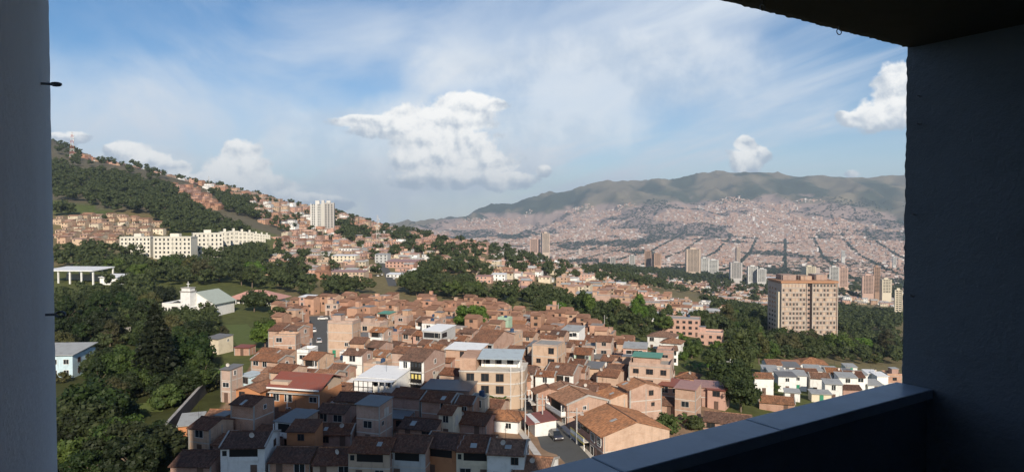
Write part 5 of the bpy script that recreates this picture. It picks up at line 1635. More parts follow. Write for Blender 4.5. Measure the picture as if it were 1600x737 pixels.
def leaf_quads(P, Nrm, size, rs, droop=0.0):
    n = len(P)
    Nn = Nrm + rs.normal(0, .55, (n, 3)); Nn /= np.linalg.norm(Nn, axis=1, keepdims=True)
    A = np.cross(Nn, rs.normal(0, 1, (n, 3))); A /= np.linalg.norm(A, axis=1, keepdims=True); B = np.cross(Nn, A)
    s = size * rs.uniform(.6, 1.4, (n, 1)); t = s * rs.uniform(.5, .9, (n, 1))
    return np.stack([P - A * s, P - B * t + A * s * .1, P + A * s, P + B * t - A * s * .1], 1)


def crown(seed, rx, rz, zc, lobes, per, leaf, lob_r, flat=.0):
    rs = np.random.RandomState(seed)
    out, EV, EF = [], [], []
    for i in range(lobes):
        d = rs.normal(0, 1, 3); d /= np.linalg.norm(d); d[2] = d[2] * .9 + .12
        q = rs.uniform(.35, .85) ** .7
        c = np.array([d[0] * rx * q, d[1] * rx * q, zc + d[2] * rz * q])
        lr = lob_r * rs.uniform(.65, 1.3)
        U = rs.normal(0, 1, (per, 3)); U /= np.linalg.norm(U, axis=1, keepdims=True)
        U[:, 2] = np.where(U[:, 2] < -.5, -U[:, 2], U[:, 2])
        rad = lr * rs.uniform(.72, 1.12, (per, 1)) * np.array([1, 1, .8])
        out.append(leaf_quads(c + U * rad, U, leaf, rs))
        EV.append(ICOV * lr * np.array([.70, .70, .55]) + c); EF.append(ICOF + 12 * i)
    return np.concatenate(out), (np.concatenate(EV), np.concatenate(EF))


def conifer(seed, h, r, n=2600):
    rs = np.random.RandomState(seed)
    t = rs.uniform(0, 1, n) ** .8
    tier = np.floor(t * 16) / 16 + rs.uniform(0, .03, n)
    a = rs.uniform(0, 2 * np.pi, n); k = np.floor(a / (2 * np.pi) * 9) * 2 * np.pi / 9 + tier * 40 + rs.normal(0, .16, n)
    rr = r * (1 - tier) ** .8 * rs.uniform(.15, 1, n) ** .6
    P = np.stack([rr * np.cos(k), rr * np.sin(k), h * (.10 + .9 * tier) - rr * .22], -1)
    U = np.stack([np.cos(k) * .4, np.sin(k) * .4, np.ones(n)], -1)
    core = ICOV * np.array([r * .35, r * .35, h * .40]) + np.array([0, 0, h * .48])
    return leaf_quads(P, U, .42, rs), (core, ICOF)


PROTO = {'broad': dict(seed=1, rx=5.0, rz=3.5, zc=4.8, lobes=34, per=105, leaf=.30, lob_r=1.75), 'broad2': dict(seed=2, rx=4.5, rz=3.9, zc=5.0, lobes=30, per=110, leaf=.29, lob_r=1.65),
         'round': dict(seed=3, rx=4.3, rz=3.9, zc=4.5, lobes=40, per=100, leaf=.27, lob_r=1.35), 'tall': dict(seed=4, rx=3.3, rz=5.4, zc=6.8, lobes=30, per=100, leaf=.29, lob_r=1.45),
         'bush': dict(seed=5, rx=2.6, rz=1.7, zc=1.7, lobes=16, per=90, leaf=.24, lob_r=1.05), 'sparse': dict(seed=6, rx=4.8, rz=2.8, zc=8.2, lobes=18, per=80, leaf=.28, lob_r=1.2)}
_crown, _trunk = {}, {}


def crown_mesh(kind, leaf):
    if (kind, leaf) in _crown: return _crown[(kind, leaf)]
    base = next((m for (k, l), m in _crown.items() if k == kind), None)
    if base:
        me = base.copy(); me.materials.clear(); me.materials.append(LEAF[leaf])
    else:
        V, ex = conifer(9, 16, 5.2, 3600) if kind == 'conifer' else crown(**PROTO[kind])
        me = quads_mesh('crown', V, LEAF[leaf], ex)
    _crown[(kind, leaf)] = me
    return me


def trunk_mesh(kind):
    if kind not in _trunk:
        mb = MB(); rr = random.Random(hash(kind) % 1000 if False else len(kind) * 7 + ord(kind[0]))
        if kind == 'conifer':
            mb.tube((0, 0, -1.5), (0, 0, 14), .35, .06, 7)
        else:
            p = PROTO[kind]; zc = p['zc']
            mb.tube((0, 0, -1.5), (.15, .1, zc * .55), .30 if kind != 'bush' else .12, .2 if kind != 'bush' else .07, 7)
            for i in range(6):
                a = i * 1.05 + rr.uniform(-.3, .3); q = rr.uniform(.45, .75)
                e = (math.cos(a) * p['rx'] * q, math.sin(a) * p['rx'] * q, zc + rr.uniform(-.2, .5) * p['rz'])
                m_ = (e[0] * .45, e[1] * .45, zc * .55 + (e[2] - zc * .55) * .6)
                b = .14 if kind != 'bush' else .05
                mb.tube((.15, .1, zc * .5), m_, b, b * .75, 5); mb.tube(m_, e, b * .75, b * .3, 5)
        _trunk[kind] = mb.mesh('trunk', BARKP if kind == 'sparse' else BARK)
    return _trunk[kind]


TREES = []   # root, px, py, description, y
TW_ = {'broad': 'spreading tree', 'broad2': 'spreading tree', 'round': 'round tree', 'tall': 'tall tree', 'bush': 'low bush', 'conifer': 'pointed conifer', 'sparse': 'thin-crowned tree'}
LWD = ['green', 'dark green', 'bright green', 'olive green', 'shade-painted green']


def tree(x, y, kind, leaf, s, rot, label=None, sz=1.0):
    g = T1(x, y)
    nm = {'conifer': 'conifer_tree', 'bush': 'bush'}.get(kind, 'broadleaf_tree')
    r = empty(nm, (x, y, g), rot, label, 'bush' if kind == 'bush' else 'tree', 'trees on the hillside')
    r.scale = (s, s, s * sz)
    link('trunk', trunk_mesh(kind), r); link('crown', crown_mesh(kind, leaf), r)
    zc = 8 if kind == 'conifer' else PROTO[kind]['zc']
    qx, qy = proj(x, y, g + zc * s * sz)
    TREES.append([r, qx, qy, f'{LWD[leaf]} {TW_[kind]}', bool(label), y])
    return r


TC = []   # candidates


CLEAR = [(200, 282, 474, 600, 150), (246, 345, 450, 492, 288), (350, 452, 450, 482, 300), (183, 424, 360, 396, 505), (86, 124, 536, 588, 170), (1016, 1066, 514, 548, 260), (1030, 1130, 484, 522, 310),
         (86, 182, 414, 440, 380), (1176, 1400, 562, 612, 185), (1198, 1314, 426, 514, 385), (586, 618, 406, 442, 480), (488, 642, 384, 426, 470), (343, 400, 505, 545, 240),
         (738, 832, 420, 462, 380), (766, 862, 454, 486, 300), (884, 1130, 425, 488, 300), (318, 368, 514, 545, 215), (1000, 1130, 585, 640, 150), (1196, 1240, 612, 640, 160),
         (425, 480, 490, 545, 205), (180, 262, 628, 646, 130), (476, 500, 340, 385, 880), (562, 640, 370, 400, 640), (125, 200, 505, 530, 220), (640, 700, 370, 392, 700), (690, 740, 395, 425, 560)]


def blocks(x, y, s, kind):
    """a tree here would stand before something the photograph shows clear"""
    hh = {'bush': 4.2, 'tall': 13.0, 'sparse': 11.5, 'conifer': 16.0, 'broad2': 9.8}.get(kind, 9.3)
    g = T1(x, y); q = CX + F * x / y; hw = (3.0 if kind == 'bush' else 5.2) * s * F / y
    top = HY + F * (CAMZ - g - hh * s) / y; bot = HY + F * (CAMZ - g) / y
    for a, b, c, d, z in CLEAR:
        if y < z and q + hw * .75 > a and q - hw * .75 < b and top < d - 3 and bot > c + 2: return True
    return False


def add_tree(x, y, kind, leaf, s, prio=0):
    if blocks(x, y, s, kind): return
    TC.append((prio + s * 5 / y, x, y, kind, leaf, s))


def fill_trees(poly, yr, cell, seed, kinds, leaves, sr=(.8, 1.3), keep=.9, avoid=.45):
    rr = random.Random(seed)
    xs = [p[0] for p in poly]; y0, y1 = yr
    xa = min((min(xs) - CX) / F * y0, (min(xs) - CX) / F * y1); xb = max((max(xs) - CX) / F * y0, (max(xs) - CX) / F * y1)
    gx, gy = np.meshgrid(np.arange(xa, xb, cell), np.arange(y0, y1, cell), indexing='ij')
    gx = (gx + RS.uniform(-.42, .42, gx.shape) * cell).ravel(); gy = (gy + RS.uniform(-.42, .42, gy.shape) * cell).ravel()
    Z = T(gx, gy); PX = CX + F * gx / gy; PY = HY + F * (CAMZ - Z) / gy
    ins = inpoly(PX, PY, poly)
    for x, y in zip(gx[ins], gy[ins]):
        if rr.random() > keep: continue
        s = rr.uniform(*sr)
        if seed == 9 and inpoly(np.array([CX + F * x / y]), np.array([HY + F * (CAMZ - T1(x, y)) / y]), [(80, 310), (140, 322), (200, 338), (180, 345), (80, 330)])[0]: continue
        if on_road(x, y, 1.5 + s) or collides(x, y, 4.5 * s * avoid * 2, 4.5 * s * avoid * 2, 0, .95): continue
        add_tree(x, y, rr.choice(kinds), rr.choice(leaves), s)


# trees one notices first
def T_at(px, py, kind, leaf, s, label, sz=1.0, H=0.0):
    x, y, g = at(px, py, H)
    OBB.append((x, y, 2.0 * s, 2.0 * s, 1, 0))
    return tree(x, y, kind, leaf, s, random.uniform(0, 6), label, sz)


T_at(736, 523, 'round', 2, 1.45, 'big round bright green tree standing among the village roofs', .95)
LMK['big round tree'] = (736, 495)
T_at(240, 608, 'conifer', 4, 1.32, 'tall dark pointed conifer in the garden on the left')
LMK['tall dark conifer'] = (240, 540)
T_at(1160, 645, 'round', 1, 1.1, 'dark round tree beside the brown roof near the coping')
LMK['dark tree by coping'] = (1160, 620)
T_at(1155, 602, 'tall', 0, 1.25, 'tall leafy tree left of the white terraces')
T_at(1145, 618, 'broad', 1, 1.1, 'wide dark tree in front of the tall leafy tree')
T_at(432, 520, 'sparse', 0, .9, 'pale-trunked thin tree behind the brown gabled house')
T_at(412, 545, 'round', 0, 1.1, 'round green tree at the lawn beside the brick block')
T_at(268, 402, 'conifer', 1, 1.3, 'slim dark conifer in front of the white apartment slabs', 1.2)
T_at(690, 385, 'round', 1, 2.0, 'dark round tree alone on the ridge skyline', 1)
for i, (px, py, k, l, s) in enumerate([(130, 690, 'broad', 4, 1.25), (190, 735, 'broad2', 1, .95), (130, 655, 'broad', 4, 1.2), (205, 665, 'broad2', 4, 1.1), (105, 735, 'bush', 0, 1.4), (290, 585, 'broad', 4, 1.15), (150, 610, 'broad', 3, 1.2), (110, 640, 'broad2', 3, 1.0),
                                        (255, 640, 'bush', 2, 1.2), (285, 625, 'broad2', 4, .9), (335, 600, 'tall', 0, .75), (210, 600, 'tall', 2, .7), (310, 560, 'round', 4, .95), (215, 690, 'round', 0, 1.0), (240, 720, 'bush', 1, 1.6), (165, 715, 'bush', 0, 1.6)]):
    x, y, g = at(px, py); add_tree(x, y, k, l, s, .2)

GARDEN = [(90, 440), (180, 447), (250, 455), (256, 495), (330, 500), (318, 520), (325, 560), (345, 590), (330, 620), (255, 668), (222, 790), (60, 790)]
LAWN = [(365, 545), (345, 512), (385, 505), (400, 520), (398, 540)]
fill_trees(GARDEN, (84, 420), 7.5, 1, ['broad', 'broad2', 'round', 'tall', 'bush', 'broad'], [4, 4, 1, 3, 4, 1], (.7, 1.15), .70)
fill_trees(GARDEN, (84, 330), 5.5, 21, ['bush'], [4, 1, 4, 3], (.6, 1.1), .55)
fill_trees([(1175, 548), (1240, 545), (1410, 545), (1410, 576), (1300, 566), (1175, 570)], (190, 330), 6.5, 22, ['round', 'broad', 'bush'], [0, 1, 1, 3], (.45, .8), .8)
fill_trees([(88, 395), (186, 400), (300, 402), (430, 385), (490, 400), (490, 470), (440, 455), (360, 448), (250, 447), (90, 418)], (330, 650), 9.5, 2, ['broad', 'broad2', 'tall', 'round'], [0, 1, 0, 2, 3], (.9, 1.5), .9)
fill_trees([(320, 490), (440, 475), (450, 500), (420, 530), (400, 540), (390, 515), (345, 505)], (220, 330), 8, 3, ['broad', 'round', 'broad2'], [0, 1, 1], (.8, 1.2), .75)
fill_trees([(480, 440), (620, 445), (660, 420), (740, 412), (770, 436), (740, 445), (760, 475), (640, 463), (560, 466), (500, 470)], (300, 620), 9.5, 4, ['broad', 'broad2', 'round', 'tall'], [0, 1, 0, 2], (.9, 1.5), .92)
fill_trees([(760, 470), (790, 440), (860, 455), (890, 480), (950, 495), (1040, 500), (1090, 540), (1090, 575), (1040, 570), (985, 540), (940, 522), (880, 503), (800, 488)], (170, 420), 7.5, 5, ['broad', 'broad2', 'round', 'tall', 'bush'], [0, 1, 0, 2, 3, 2], (.6, 1.25), .88)
fill_trees([(1030, 520), (1090, 500), (1120, 470), (1200, 490), (1200, 540), (1330, 540), (1330, 500), (1410, 470), (1410, 575), (1290, 560), (1230, 560), (1170, 590), (1120, 605), (1090, 590), (1070, 565)], (190, 520), 8.5, 6, ['broad', 'broad2', 'round', 'tall', 'bush'], [0, 1, 2, 0, 3], (.7, 1.35), .85)
fill_trees([(1080, 455), (1200, 455), (1200, 530), (1150, 520), (1110, 490)], (400, 700), 10, 16, ['broad', 'round'], [0, 1, 1], (1.0, 1.5), .75)
fill_trees([(1310, 450), (1410, 460), (1410, 520), (1310, 530)], (380, 900), 11, 17, ['broad', 'round'], [1, 1, 0], (1.0, 1.6), .85)
fill_trees([(1180, 600), (1260, 590), (1330, 612), (1260, 640), (1190, 625)], (140, 220), 6, 7, ['bush', 'bush', 'round'], [2, 0, 3], (.6, .9), .5)
fill_trees([(1010, 650), (1050, 640), (1120, 650), (1130, 690), (1040, 700)], (95, 150), 5, 8, ['bush', 'bush', 'round'], [2, 0, 0], (.6, 1.0), .7)
# far woods
fill_trees([(80, 262), (200, 282), (280, 300), (310, 330), (360, 355), (395, 372), (330, 378), (250, 360), (170, 345), (80, 345)], (700, 1700), 11.5, 9, ['broad'], [0, 1], (1.1, 1.9), .86)
fill_trees([(330, 300), (400, 312), (420, 345), (400, 365), (370, 345), (345, 320)], (900, 1500), 11, 10, ['broad'], [0, 1], (1.0, 1.7), .85)
fill_trees([(84, 225), (200, 255), (350, 290), (500, 318), (660, 350), (660, 385), (540, 372), (420, 372), (390, 330), (280, 295), (84, 262)], (900, 1900), 26, 11, ['broad'], [0, 1], (.9, 1.7), .62)
fill_trees([(520, 350), (560, 350), (580, 380), (530, 382)], (850, 1100), 12, 12, ['broad'], [0, 1], (1.2, 2.0), .8)
fill_trees([(600, 358), (690, 365), (780, 378), (870, 392), (960, 402), (960, 418), (860, 415), (770, 412), (740, 420), (640, 440), (610, 400)], (560, 1250), 14, 13, ['broad'], [0, 1, 1], (.9, 1.7), .50)
fill_trees([(860, 395), (1060, 408), (1200, 425), (1410, 445), (1410, 470), (1200, 470), (1050, 440), (900, 425)], (600, 1900), 17, 14, ['broad'], [0, 1, 1], (1.1, 1.9), .55)
fill_trees([(430, 355), (640, 365), (640, 440), (430, 440)], (500, 1050), 17, 15, ['broad'], [0, 1], (.8, 1.3), .42)
fill_trees([(790, 400), (960, 405), (1100, 420), (1200, 438), (1200, 480), (1080, 460), (960, 445), (880, 440), (790, 430)], (420, 1500), 15, 18, ['broad'], [0, 1, 1], (.9, 1.6), .55)
fill_trees([(240, 495), (345, 495), (345, 530), (260, 545)], (190, 290), 5.5, 19, ['bush', 'bush'], [0, 1, 3], (.6, 1.0), .5)
fill_trees([(92, 338), (260, 350), (260, 375), (180, 395), (92, 395)], (560, 1000), 15, 23, ['broad'], [0, 1], (.5, .9), .3)
TC.sort(key=lambda t: -t[0])
NT_ = 285 - len(TREES)
for _, x, y, k, l, s in TC[:NT_]: tree(x, y, k, l, s, random.uniform(0, 6.28), None, random.uniform(.85, 1.1))


def woods(name, lst, label, leafm):
    tv = []; ev = []; ef = []
    tmpl = []
    for sd in range(4):
        rs = np.random.RandomState(50 + sd)
        V, ex = crown(60 + sd, 4.4, 3.4, 5.0, 7, 22, .62, 2.1)
        tmpl.append((V, ex))
    off = 0
    for i, (_, x, y, k, l, s) in enumerate(lst):
        V, (a, b) = tmpl[i % 4]
        g = T1(x, y) if False else None
        tv.append((i % 4, x, y, s, i * 2.399))
    X = np.array([t[1] for t in tv]); Y = np.array([t[2] for t in tv]); Z = T(X, Y)
    QV, EV, EF = [], [], []
    for (k, x, y, s, a), z in zip(tv, Z):
        V, (e, f) = tmpl[k]; c, sn = math.cos(a), math.sin(a)
        M = np.array([[c, sn, 0], [-sn, c, 0], [0, 0, 1]]) * s
        QV.append(V @ M + np.array([x, y, z])); EV.append(e @ M + np.array([x, y, z])); EF.append(f + off); off += len(e)
    me = quads_mesh(name, np.concatenate(QV), leafm, (np.concatenate(EV), np.concatenate(EF)))
    o = link(name, me); tag(o, label, 'woods', kind='stuff')


rest = TC[NT_:]
print('trees single', len(TREES), 'rest', len(rest))
woods('distant_woods', rest, 'green woods on the hill and between the far houses', mat_leaf('leaf_woods', (.042, .068, .018), (.080, .115, .027), (.125, .148, .036)))


def valley_trees():
    # tree lines along the avenues and parks across the valley
    n = 26000
    r = np.sqrt(RS.uniform(1500 ** 2, 7800 ** 2, n)); az = RS.uniform(math.atan((640 - CX) / F), math.atan((1440 - CX) / F), n)
    X, Y = r * np.sin(az), r * np.cos(az)
    h = math.atan((1227 - CX) / F); gx = X * math.cos(h) - Y * math.sin(h); gy = X * math.sin(h) + Y * math.cos(h)
    half = np.arange(n) < 4200
    gx = np.where(half, (np.round(gx / 205 - .0) ) * 205 + RS.uniform(-5, 5, n), gx)
    X = gx * math.cos(h) + gy * math.sin(h); Y = -gx * math.sin(h) + gy * math.cos(h); r = np.hypot(X, Y)
    patch = fbm(X / 420, Y / 420, 4, 60)
    ave = (np.abs((gx / 205) % 1 - .5) > .462) & (r < 5600) & (r > 2600)
    PX = CX + F * X / Y; PY = HY + F * (CAMZ - T(X, Y)) / Y
    belt = inpoly(PX, PY, [(1180, 416), (1260, 405), (1400, 412), (1410, 430), (1200, 432)])
    ok = ave | (patch > np.where(r > 5600, .575, .62)) | ((r < 2600) & (patch > .50)) | belt | (RS.rand(n) < .04)
    X, Y, r = X[ok], Y[ok], r[ok]; Z = T(X, Y); m = len(X)
    rs = np.random.RandomState(4)
    per = 14; U = rs.normal(0, 1, (m, per, 3)); U /= np.linalg.norm(U, axis=2, keepdims=True); U[:, :, 2] = np.abs(U[:, :, 2])
    S = rs.uniform(6, 11, (m, 1, 1))
    P = np.stack([X, Y, Z + 4], -1)[:, None, :] + U * S * np.array([1, 1, .75])
    V = leaf_quads(P.reshape(-1, 3), U.reshape(-1, 3), 3.6, rs)
    me = quads_mesh('valley_trees', V, mat_leaf('leaf_valley', (.030, .048, .022), (.050, .070, .028), (.07, .085, .035)))
    o = link('valley_trees', me); tag(o, 'dark tree lines and parks across the valley city', 'woods', kind='stuff')
    print('valley trees', m)


valley_trees()


# palms and bananas: long arched leaves from one stem
def palm(px, py, n, L, h, leaf, label, name='banana_plant', cat='plant', wd=.45):
    x, y, g = at(px, py)
    r = empty(name, (x, y, g), random.uniform(0, 6), label, cat)
    mb = MB(); mb.tube((0, 0, -.5), (.1, 0, h), .16, .10, 6); mb.build('stem', BARK, r)
    for i in range(n):
        a = i * 2.4; up = .9 - .7 * (i / n)
        lb = MB(); prev = None
        for k in range(7):
            t = k / 6; q = L * t
            rr_ = q * math.cos(.3) * (1 - .12 * t); zz = h + L * (up * t - .95 * t * t * (1.0 - up * .4))
            wv = wd * math.sin(math.pi * min(1, .12 + t * .88)) + .02
            c = Vector((rr_ * math.cos(a), rr_ * math.sin(a), zz)); sd = Vector((-math.sin(a), math.cos(a), 0)) * wv
            cur = (tuple(c - sd - Vector((0, 0, wv * .35))), tuple(c), tuple(c + sd - Vector((0, 0, wv * .35))))
            if prev:
                lb.quad(prev[0], prev[1], cur[1], cur[0]); lb.quad(prev[1], prev[2], cur[2], cur[1])
            prev = cur
        lb.build('leaf', LEAF[leaf], r)


palm(300, 612, 9, 3.4, 2.4, 2, 'yellow-green banana plant left of the tall bamboo palm by the long wall')
palm(342, 622, 12, 3.2, 6.0, 2, 'tall green palm at the top of the long garden wall', 'palm_tree', 'palm', .35)
palm(112, 712, 10, 2.8, 1.8, 2, 'bright palm in the lower left corner of the garden', 'palm_tree', 'palm', .35)
for i, (px, py) in enumerate([(1092, 582), (1108, 578), (1122, 588), (1080, 576), (1135, 582)]):
    palm(px, py, 9, 3.2, 1.8, 2, ['first', 'second', 'third', 'leftmost', 'rightmost'][i] + ' banana plant of the clump behind the faded red roofs')
for i, (px, py) in enumerate([(758, 640), (775, 640), (787, 642)]):
    palm(px, py, 8, 2.0, 2.2, 0, ['left', 'middle', 'right'][i] + ' leafy shrub at the foot of the tan corner building', 'garden_shrub', 'plant', .3)
for i, (px, py) in enumerate([(1055, 668), (1075, 664), (1090, 668)]):
    palm(px, py, 9, 2.4, 1.4, 2, ['left', 'middle', 'right'][i] + ' banana plant just above the coping beside the brick gable')

# ------------------------------------------------------------------ garden wall, lawns, lot
WALLD = mat_paint('weathered_wall', (.17, .145, .125), .95, .5)


def garden_wall():
    pts = [at(*p) for p in [(222, 745), (245, 700), (275, 665), (305, 630), (330, 604)]]
    r = empty('garden_wall', pts[0], 0, 'long grey boundary wall running up between garden and shaded roofs', 'wall')
    o = Vector(pts[0])
    for i in range(len(pts) - 1):
        a, b = Vector(pts[i]) - o, Vector(pts[i + 1]) - o
        d = (b - a); nrm = Vector((d.y, -d.x, 0)).normalized() * .18
        mb = MB(); P = [a - nrm, a + nrm, b + nrm, b - nrm]
        lo = [(p.x, p.y, p.z - 1.5) for p in P]; hi = [(p.x, p.y, p.z + 2.8) for p in P]
        mb.poly(hi); mb.quad(lo[0], lo[1], hi[1], hi[0]); mb.quad(lo[1], lo[2], hi[2], hi[1]); mb.quad(lo[2], lo[3], hi[3], hi[2]); mb.quad(lo[3], lo[0], hi[0], hi[3])
        w = mb.build('wall_panel', WALLD, r)
        mb = MB(); nrm *= 1.6; P = [a - nrm, a + nrm, b + nrm, b - nrm]
        lo = [(p.x, p.y, p.z + 2.803) for p in P]; hi = [(p.x, p.y, p.z + 2.95) for p in P]
        mb.poly(hi); mb.quad(lo[0], lo[1], hi[1], hi[0]); mb.quad(lo[1], lo[2], hi[2], hi[1]); mb.quad(lo[2], lo[3], hi[3], hi[2]); mb.quad(lo[3], lo[0], hi[0], hi[3])
        mb.build('coping', CONC, w)


garden_wall()


def sheet(name, poly, mat, lift=.06):
    mb = MB(); P = [at(*p) for p in poly]
    c = np.mean(np.array(P), axis=0)
    n = 10
    for i in range(len(P)):
        a, b = np.array(P[i]), np.array(P[(i + 1) % len(P)])
        for u in range(n):
            def pt(r_, t): 
                q = c + (a + (b - a) * t - c) * r_
                return (q[0], q[1], T1(q[0], q[1]) + lift)
            k0, k1 = u / n, (u + 1) / n
            for v in range(4):
                mb.quad(pt(k0, v / 4), pt(k1, v / 4), pt(k1, (v + 1) / 4), pt(k0, (v + 1) / 4))
    o = mb.build(name, mat); tag(o, kind='structure')


EARTH = mat_paint('bare_earth', (.42, .27, .17), .95, .4, .6)
sheet('lawn', [(350, 508), (385, 507), (398, 522), (396, 540), (368, 540)], GRASS)
sheet('lawn', [(205, 632), (262, 628), (250, 645), (205, 645)], GRASS)
sheet('meadow', [(690, 398), (720, 392), (740, 410), (715, 425), (690, 420)], mat_paint('meadow_grass', (.10, .15, .035), .95, .4, .1))
sheet('meadow', [(790, 452), (850, 455), (860, 480), (800, 484), (770, 474)], mat_paint('meadow_grass', (.14, .14, .05), .95, .5, .1))
sheet('vacant_lot', [(515, 582), (540, 572), (575, 585), (560, 610), (530, 612), (505, 600)], EARTH)
sheet('playground', [(828, 466), (856, 464), (862, 474), (836, 478)], CONCL, .2)
MEAD = mat_paint('hill_grass', (.12, .15, .04), .95, .4, .05)

# ------------------------------------------------------------------ poles, masts, cars
def pole(px, py, h, label, arm=True):
    x, y, g = at(px, py)
    r = empty('utility_pole', (x, y, g), -R(10), label, 'pole', 'utility poles along the streets')
    MB().tube((0, 0, -.5), (0, 0, h), .15, .10, 8).build('shaft', POLEM, r)
    if arm:
        a = MB().box(-1.2, 1.2, -.06, .06, h - .9, h - .75).build('crossarm', POLEM, r)
        for q in (-1, -.4, .4, 1): MB().tube((q, 0, h - .747), (q, 0, h - .5), .05, seg=5).build('insulator', BLACKM, a)
    l = MB(); l.tube((0, 0, h - 1.4), (.9, -.9, h - .9), .04, seg=5); l.build('lamp_arm', POLEM, r)
    MB().box(.7, 1.3, -1.15, -.8, h - .95, h - .80).build('lamp_head', CONCL, r)
    return Vector((x, y, g + h - .6))


p1 = pole(821, 680, 7.5, 'tall grey utility pole at the bend of the lower street')
p2 = pole(848, 673, 6.8, 'white utility pole in front of the red awning')
p3 = pole(902, 700, 7.0, 'utility pole before the brick row houses on lower street')
p4 = pole(472, 520, 8.0, 'utility pole at the small street beside the brown gable')
p5 = pole(1143, 606, 8.0, 'utility pole beside the tall leafy tree')
p6 = pole(446, 497, 8.0, 'slim pole behind the brown gabled house', False)
p7 = pole(873, 505, 9.0, 'street lamp pole at the gully edge behind the village', False)
p8 = pole(945, 528, 9.0, 'street lamp pole at the gully edge right of the white cube house', False)
p9 = pole(798, 612, 8.0, 'thin white pole at the corner of the tan building', False)


def cable(a, b, label, sag=.8):
    mb = MB(); n = 10; pts = []
    for i in range(n + 1):
        t = i / n; p = a.lerp(b, t); p.z -= sag * 4 * t * (1 - t); pts.append(p)
    for i in range(n): mb.tube(pts[i], pts[i + 1], .022, seg=4, cap=False)
    o = mb.build('power_cable', BLACKM); tag(o, label, 'cable')


cable(p1, p3, 'sagging cable between the two near poles of the lower street')
cable(p1, p2, 'short cable from bend pole to white pole')
cable(p4, p6, 'cable between the two poles of the small street')
cable(p7, p8, 'long cable between the lamp poles at the gully edge', 1.5)
cable(p9, p1, 'cable from the corner building pole to the bend pole')


def lattice(px, ybase, H, w, label, band=False):
    x, y, g = at(px, ybase)
    r = empty('lattice_mast', (x, y, g), .3, label, 'mast')
    m1 = mat_metal('mast_red', (.45, .12, .09), .1) if band else CONCL
    seg = 10
    for k in range(seg):
        z0, z1 = H * k / seg, H * (k + 1) / seg; w0, w1 = w * (1 - .75 * k / seg), w * (1 - .75 * (k + 1) / seg)
        mb = MB(); C = [(-1, -1), (1, -1), (1, 1), (-1, 1)]; t = w * .05
        for i, (a, b) in enumerate(C):
            mb.tube((a * w0, b * w0, z0), (a * w1, b * w1, z1), t, seg=4)
            c, d = C[(i + 1) % 4]
            mb.tube((a * w0, b * w0, z0), (c * w1, d * w1, z1), t * .7, seg=4); mb.tube((a * w1, b * w1, z1), (c * w1, d * w1, z1), t * .7, seg=4)
        mb.build('mast_section', m1 if (band and k % 2 == 0) else (WHITE if band else CONCL), r)
    for k in range(3): MB().tube((w * .5, 0, H * (.7 + .09 * k)), (w * .9, 0, H * (.7 + .09 * k)), w * .35, seg=8).build('dish', WHITE, r)


lattice(590, 392, 42, 2.2, 'pale lattice telecom mast on the slope left of broad pink block')
lattice(115, 250, 46, 3.4, 'red and white lattice mast on the hilltop at far left', True)
lattice(327, 300, 26, 1.4, 'thin lattice mast on the hill skyline above the brick terraces')

CARP = {}


def car(px, py, heading, colour, label, kind='car'):
    x, y, g = at(px, py)
    r = empty('parked_car', (x, y, g + .12), -R(heading), label, 'car', 'cars parked in the streets')
    if colour not in CARP:
        m, N, b = newmat('car_paint', .28, .5); b.inputs['Base Color'].default_value = (*colour, 1); b.inputs['Coat Weight'].default_value = .5
        body = MB(); prof = [(-2.1, .30), (2.1, .30), (2.15, .55), (2.05, .80), (1.2, .92), (-1.55, .98), (-2.1, .90)]
        body.prism(prof, -.84, .84)
        cab = MB(); B = [(-.78, -1.75, .95), (.78, -1.75, .95), (.78, 1.15, .92), (-.78, 1.15, .92)]; Tp = [(-.62, -1.25, 1.45), (.62, -1.25, 1.45), (.62, .35, 1.47), (-.62, .35, 1.47)]
        for i in range(4): cab.quad(B[i], B[(i + 1) % 4], Tp[(i + 1) % 4], Tp[i])
        rf = MB().box(-.60, .60, -1.22, .32, 1.46, 1.50)
        CARP[colour] = (body.mesh('body', m), cab.mesh('cabin_glass', GLASS), rf.mesh('car_roof', m))
    if 'wheel' not in CARP:
        ty = MB().tube((-.10, 0, 0), (.10, 0, 0), .31, seg=14); rim = MB().tube((-.105, 0, 0), (.105, 0, 0), .18, seg=10)
        CARP['wheel'] = (ty.mesh('wheel', BLACKM), rim.mesh('rim', CONCL))
        red, N, b = newmat('tail_light_red', .3, .5); b.inputs['Base Color'].default_value = (.35, .02, .02, 1)
        CARP['tl'] = MB().box(-.14, .14, -.02, .02, -.07, .07).mesh('tail_light', red); CARP['hl'] = MB().box(-.16, .16, -.02, .02, -.07, .07).mesh('headlight', WHITE)
    bo, ca, rf = CARP[colour]
    b = link('body', bo, r); link('cabin_glass', ca, r); link('car_roof', rf, r)
    for sx in (-.78, .78):
        for sy in (-1.3, 1.35):
            w = link('wheel', CARP['wheel'][0], r, (sx, sy, .31)); link('rim', CARP['wheel'][1], w)
        link('tail_light', CARP['tl'], r, (sx * .8, -2.11, .72)); link('headlight', CARP['hl'], r, (sx * .8, 2.10, .66))


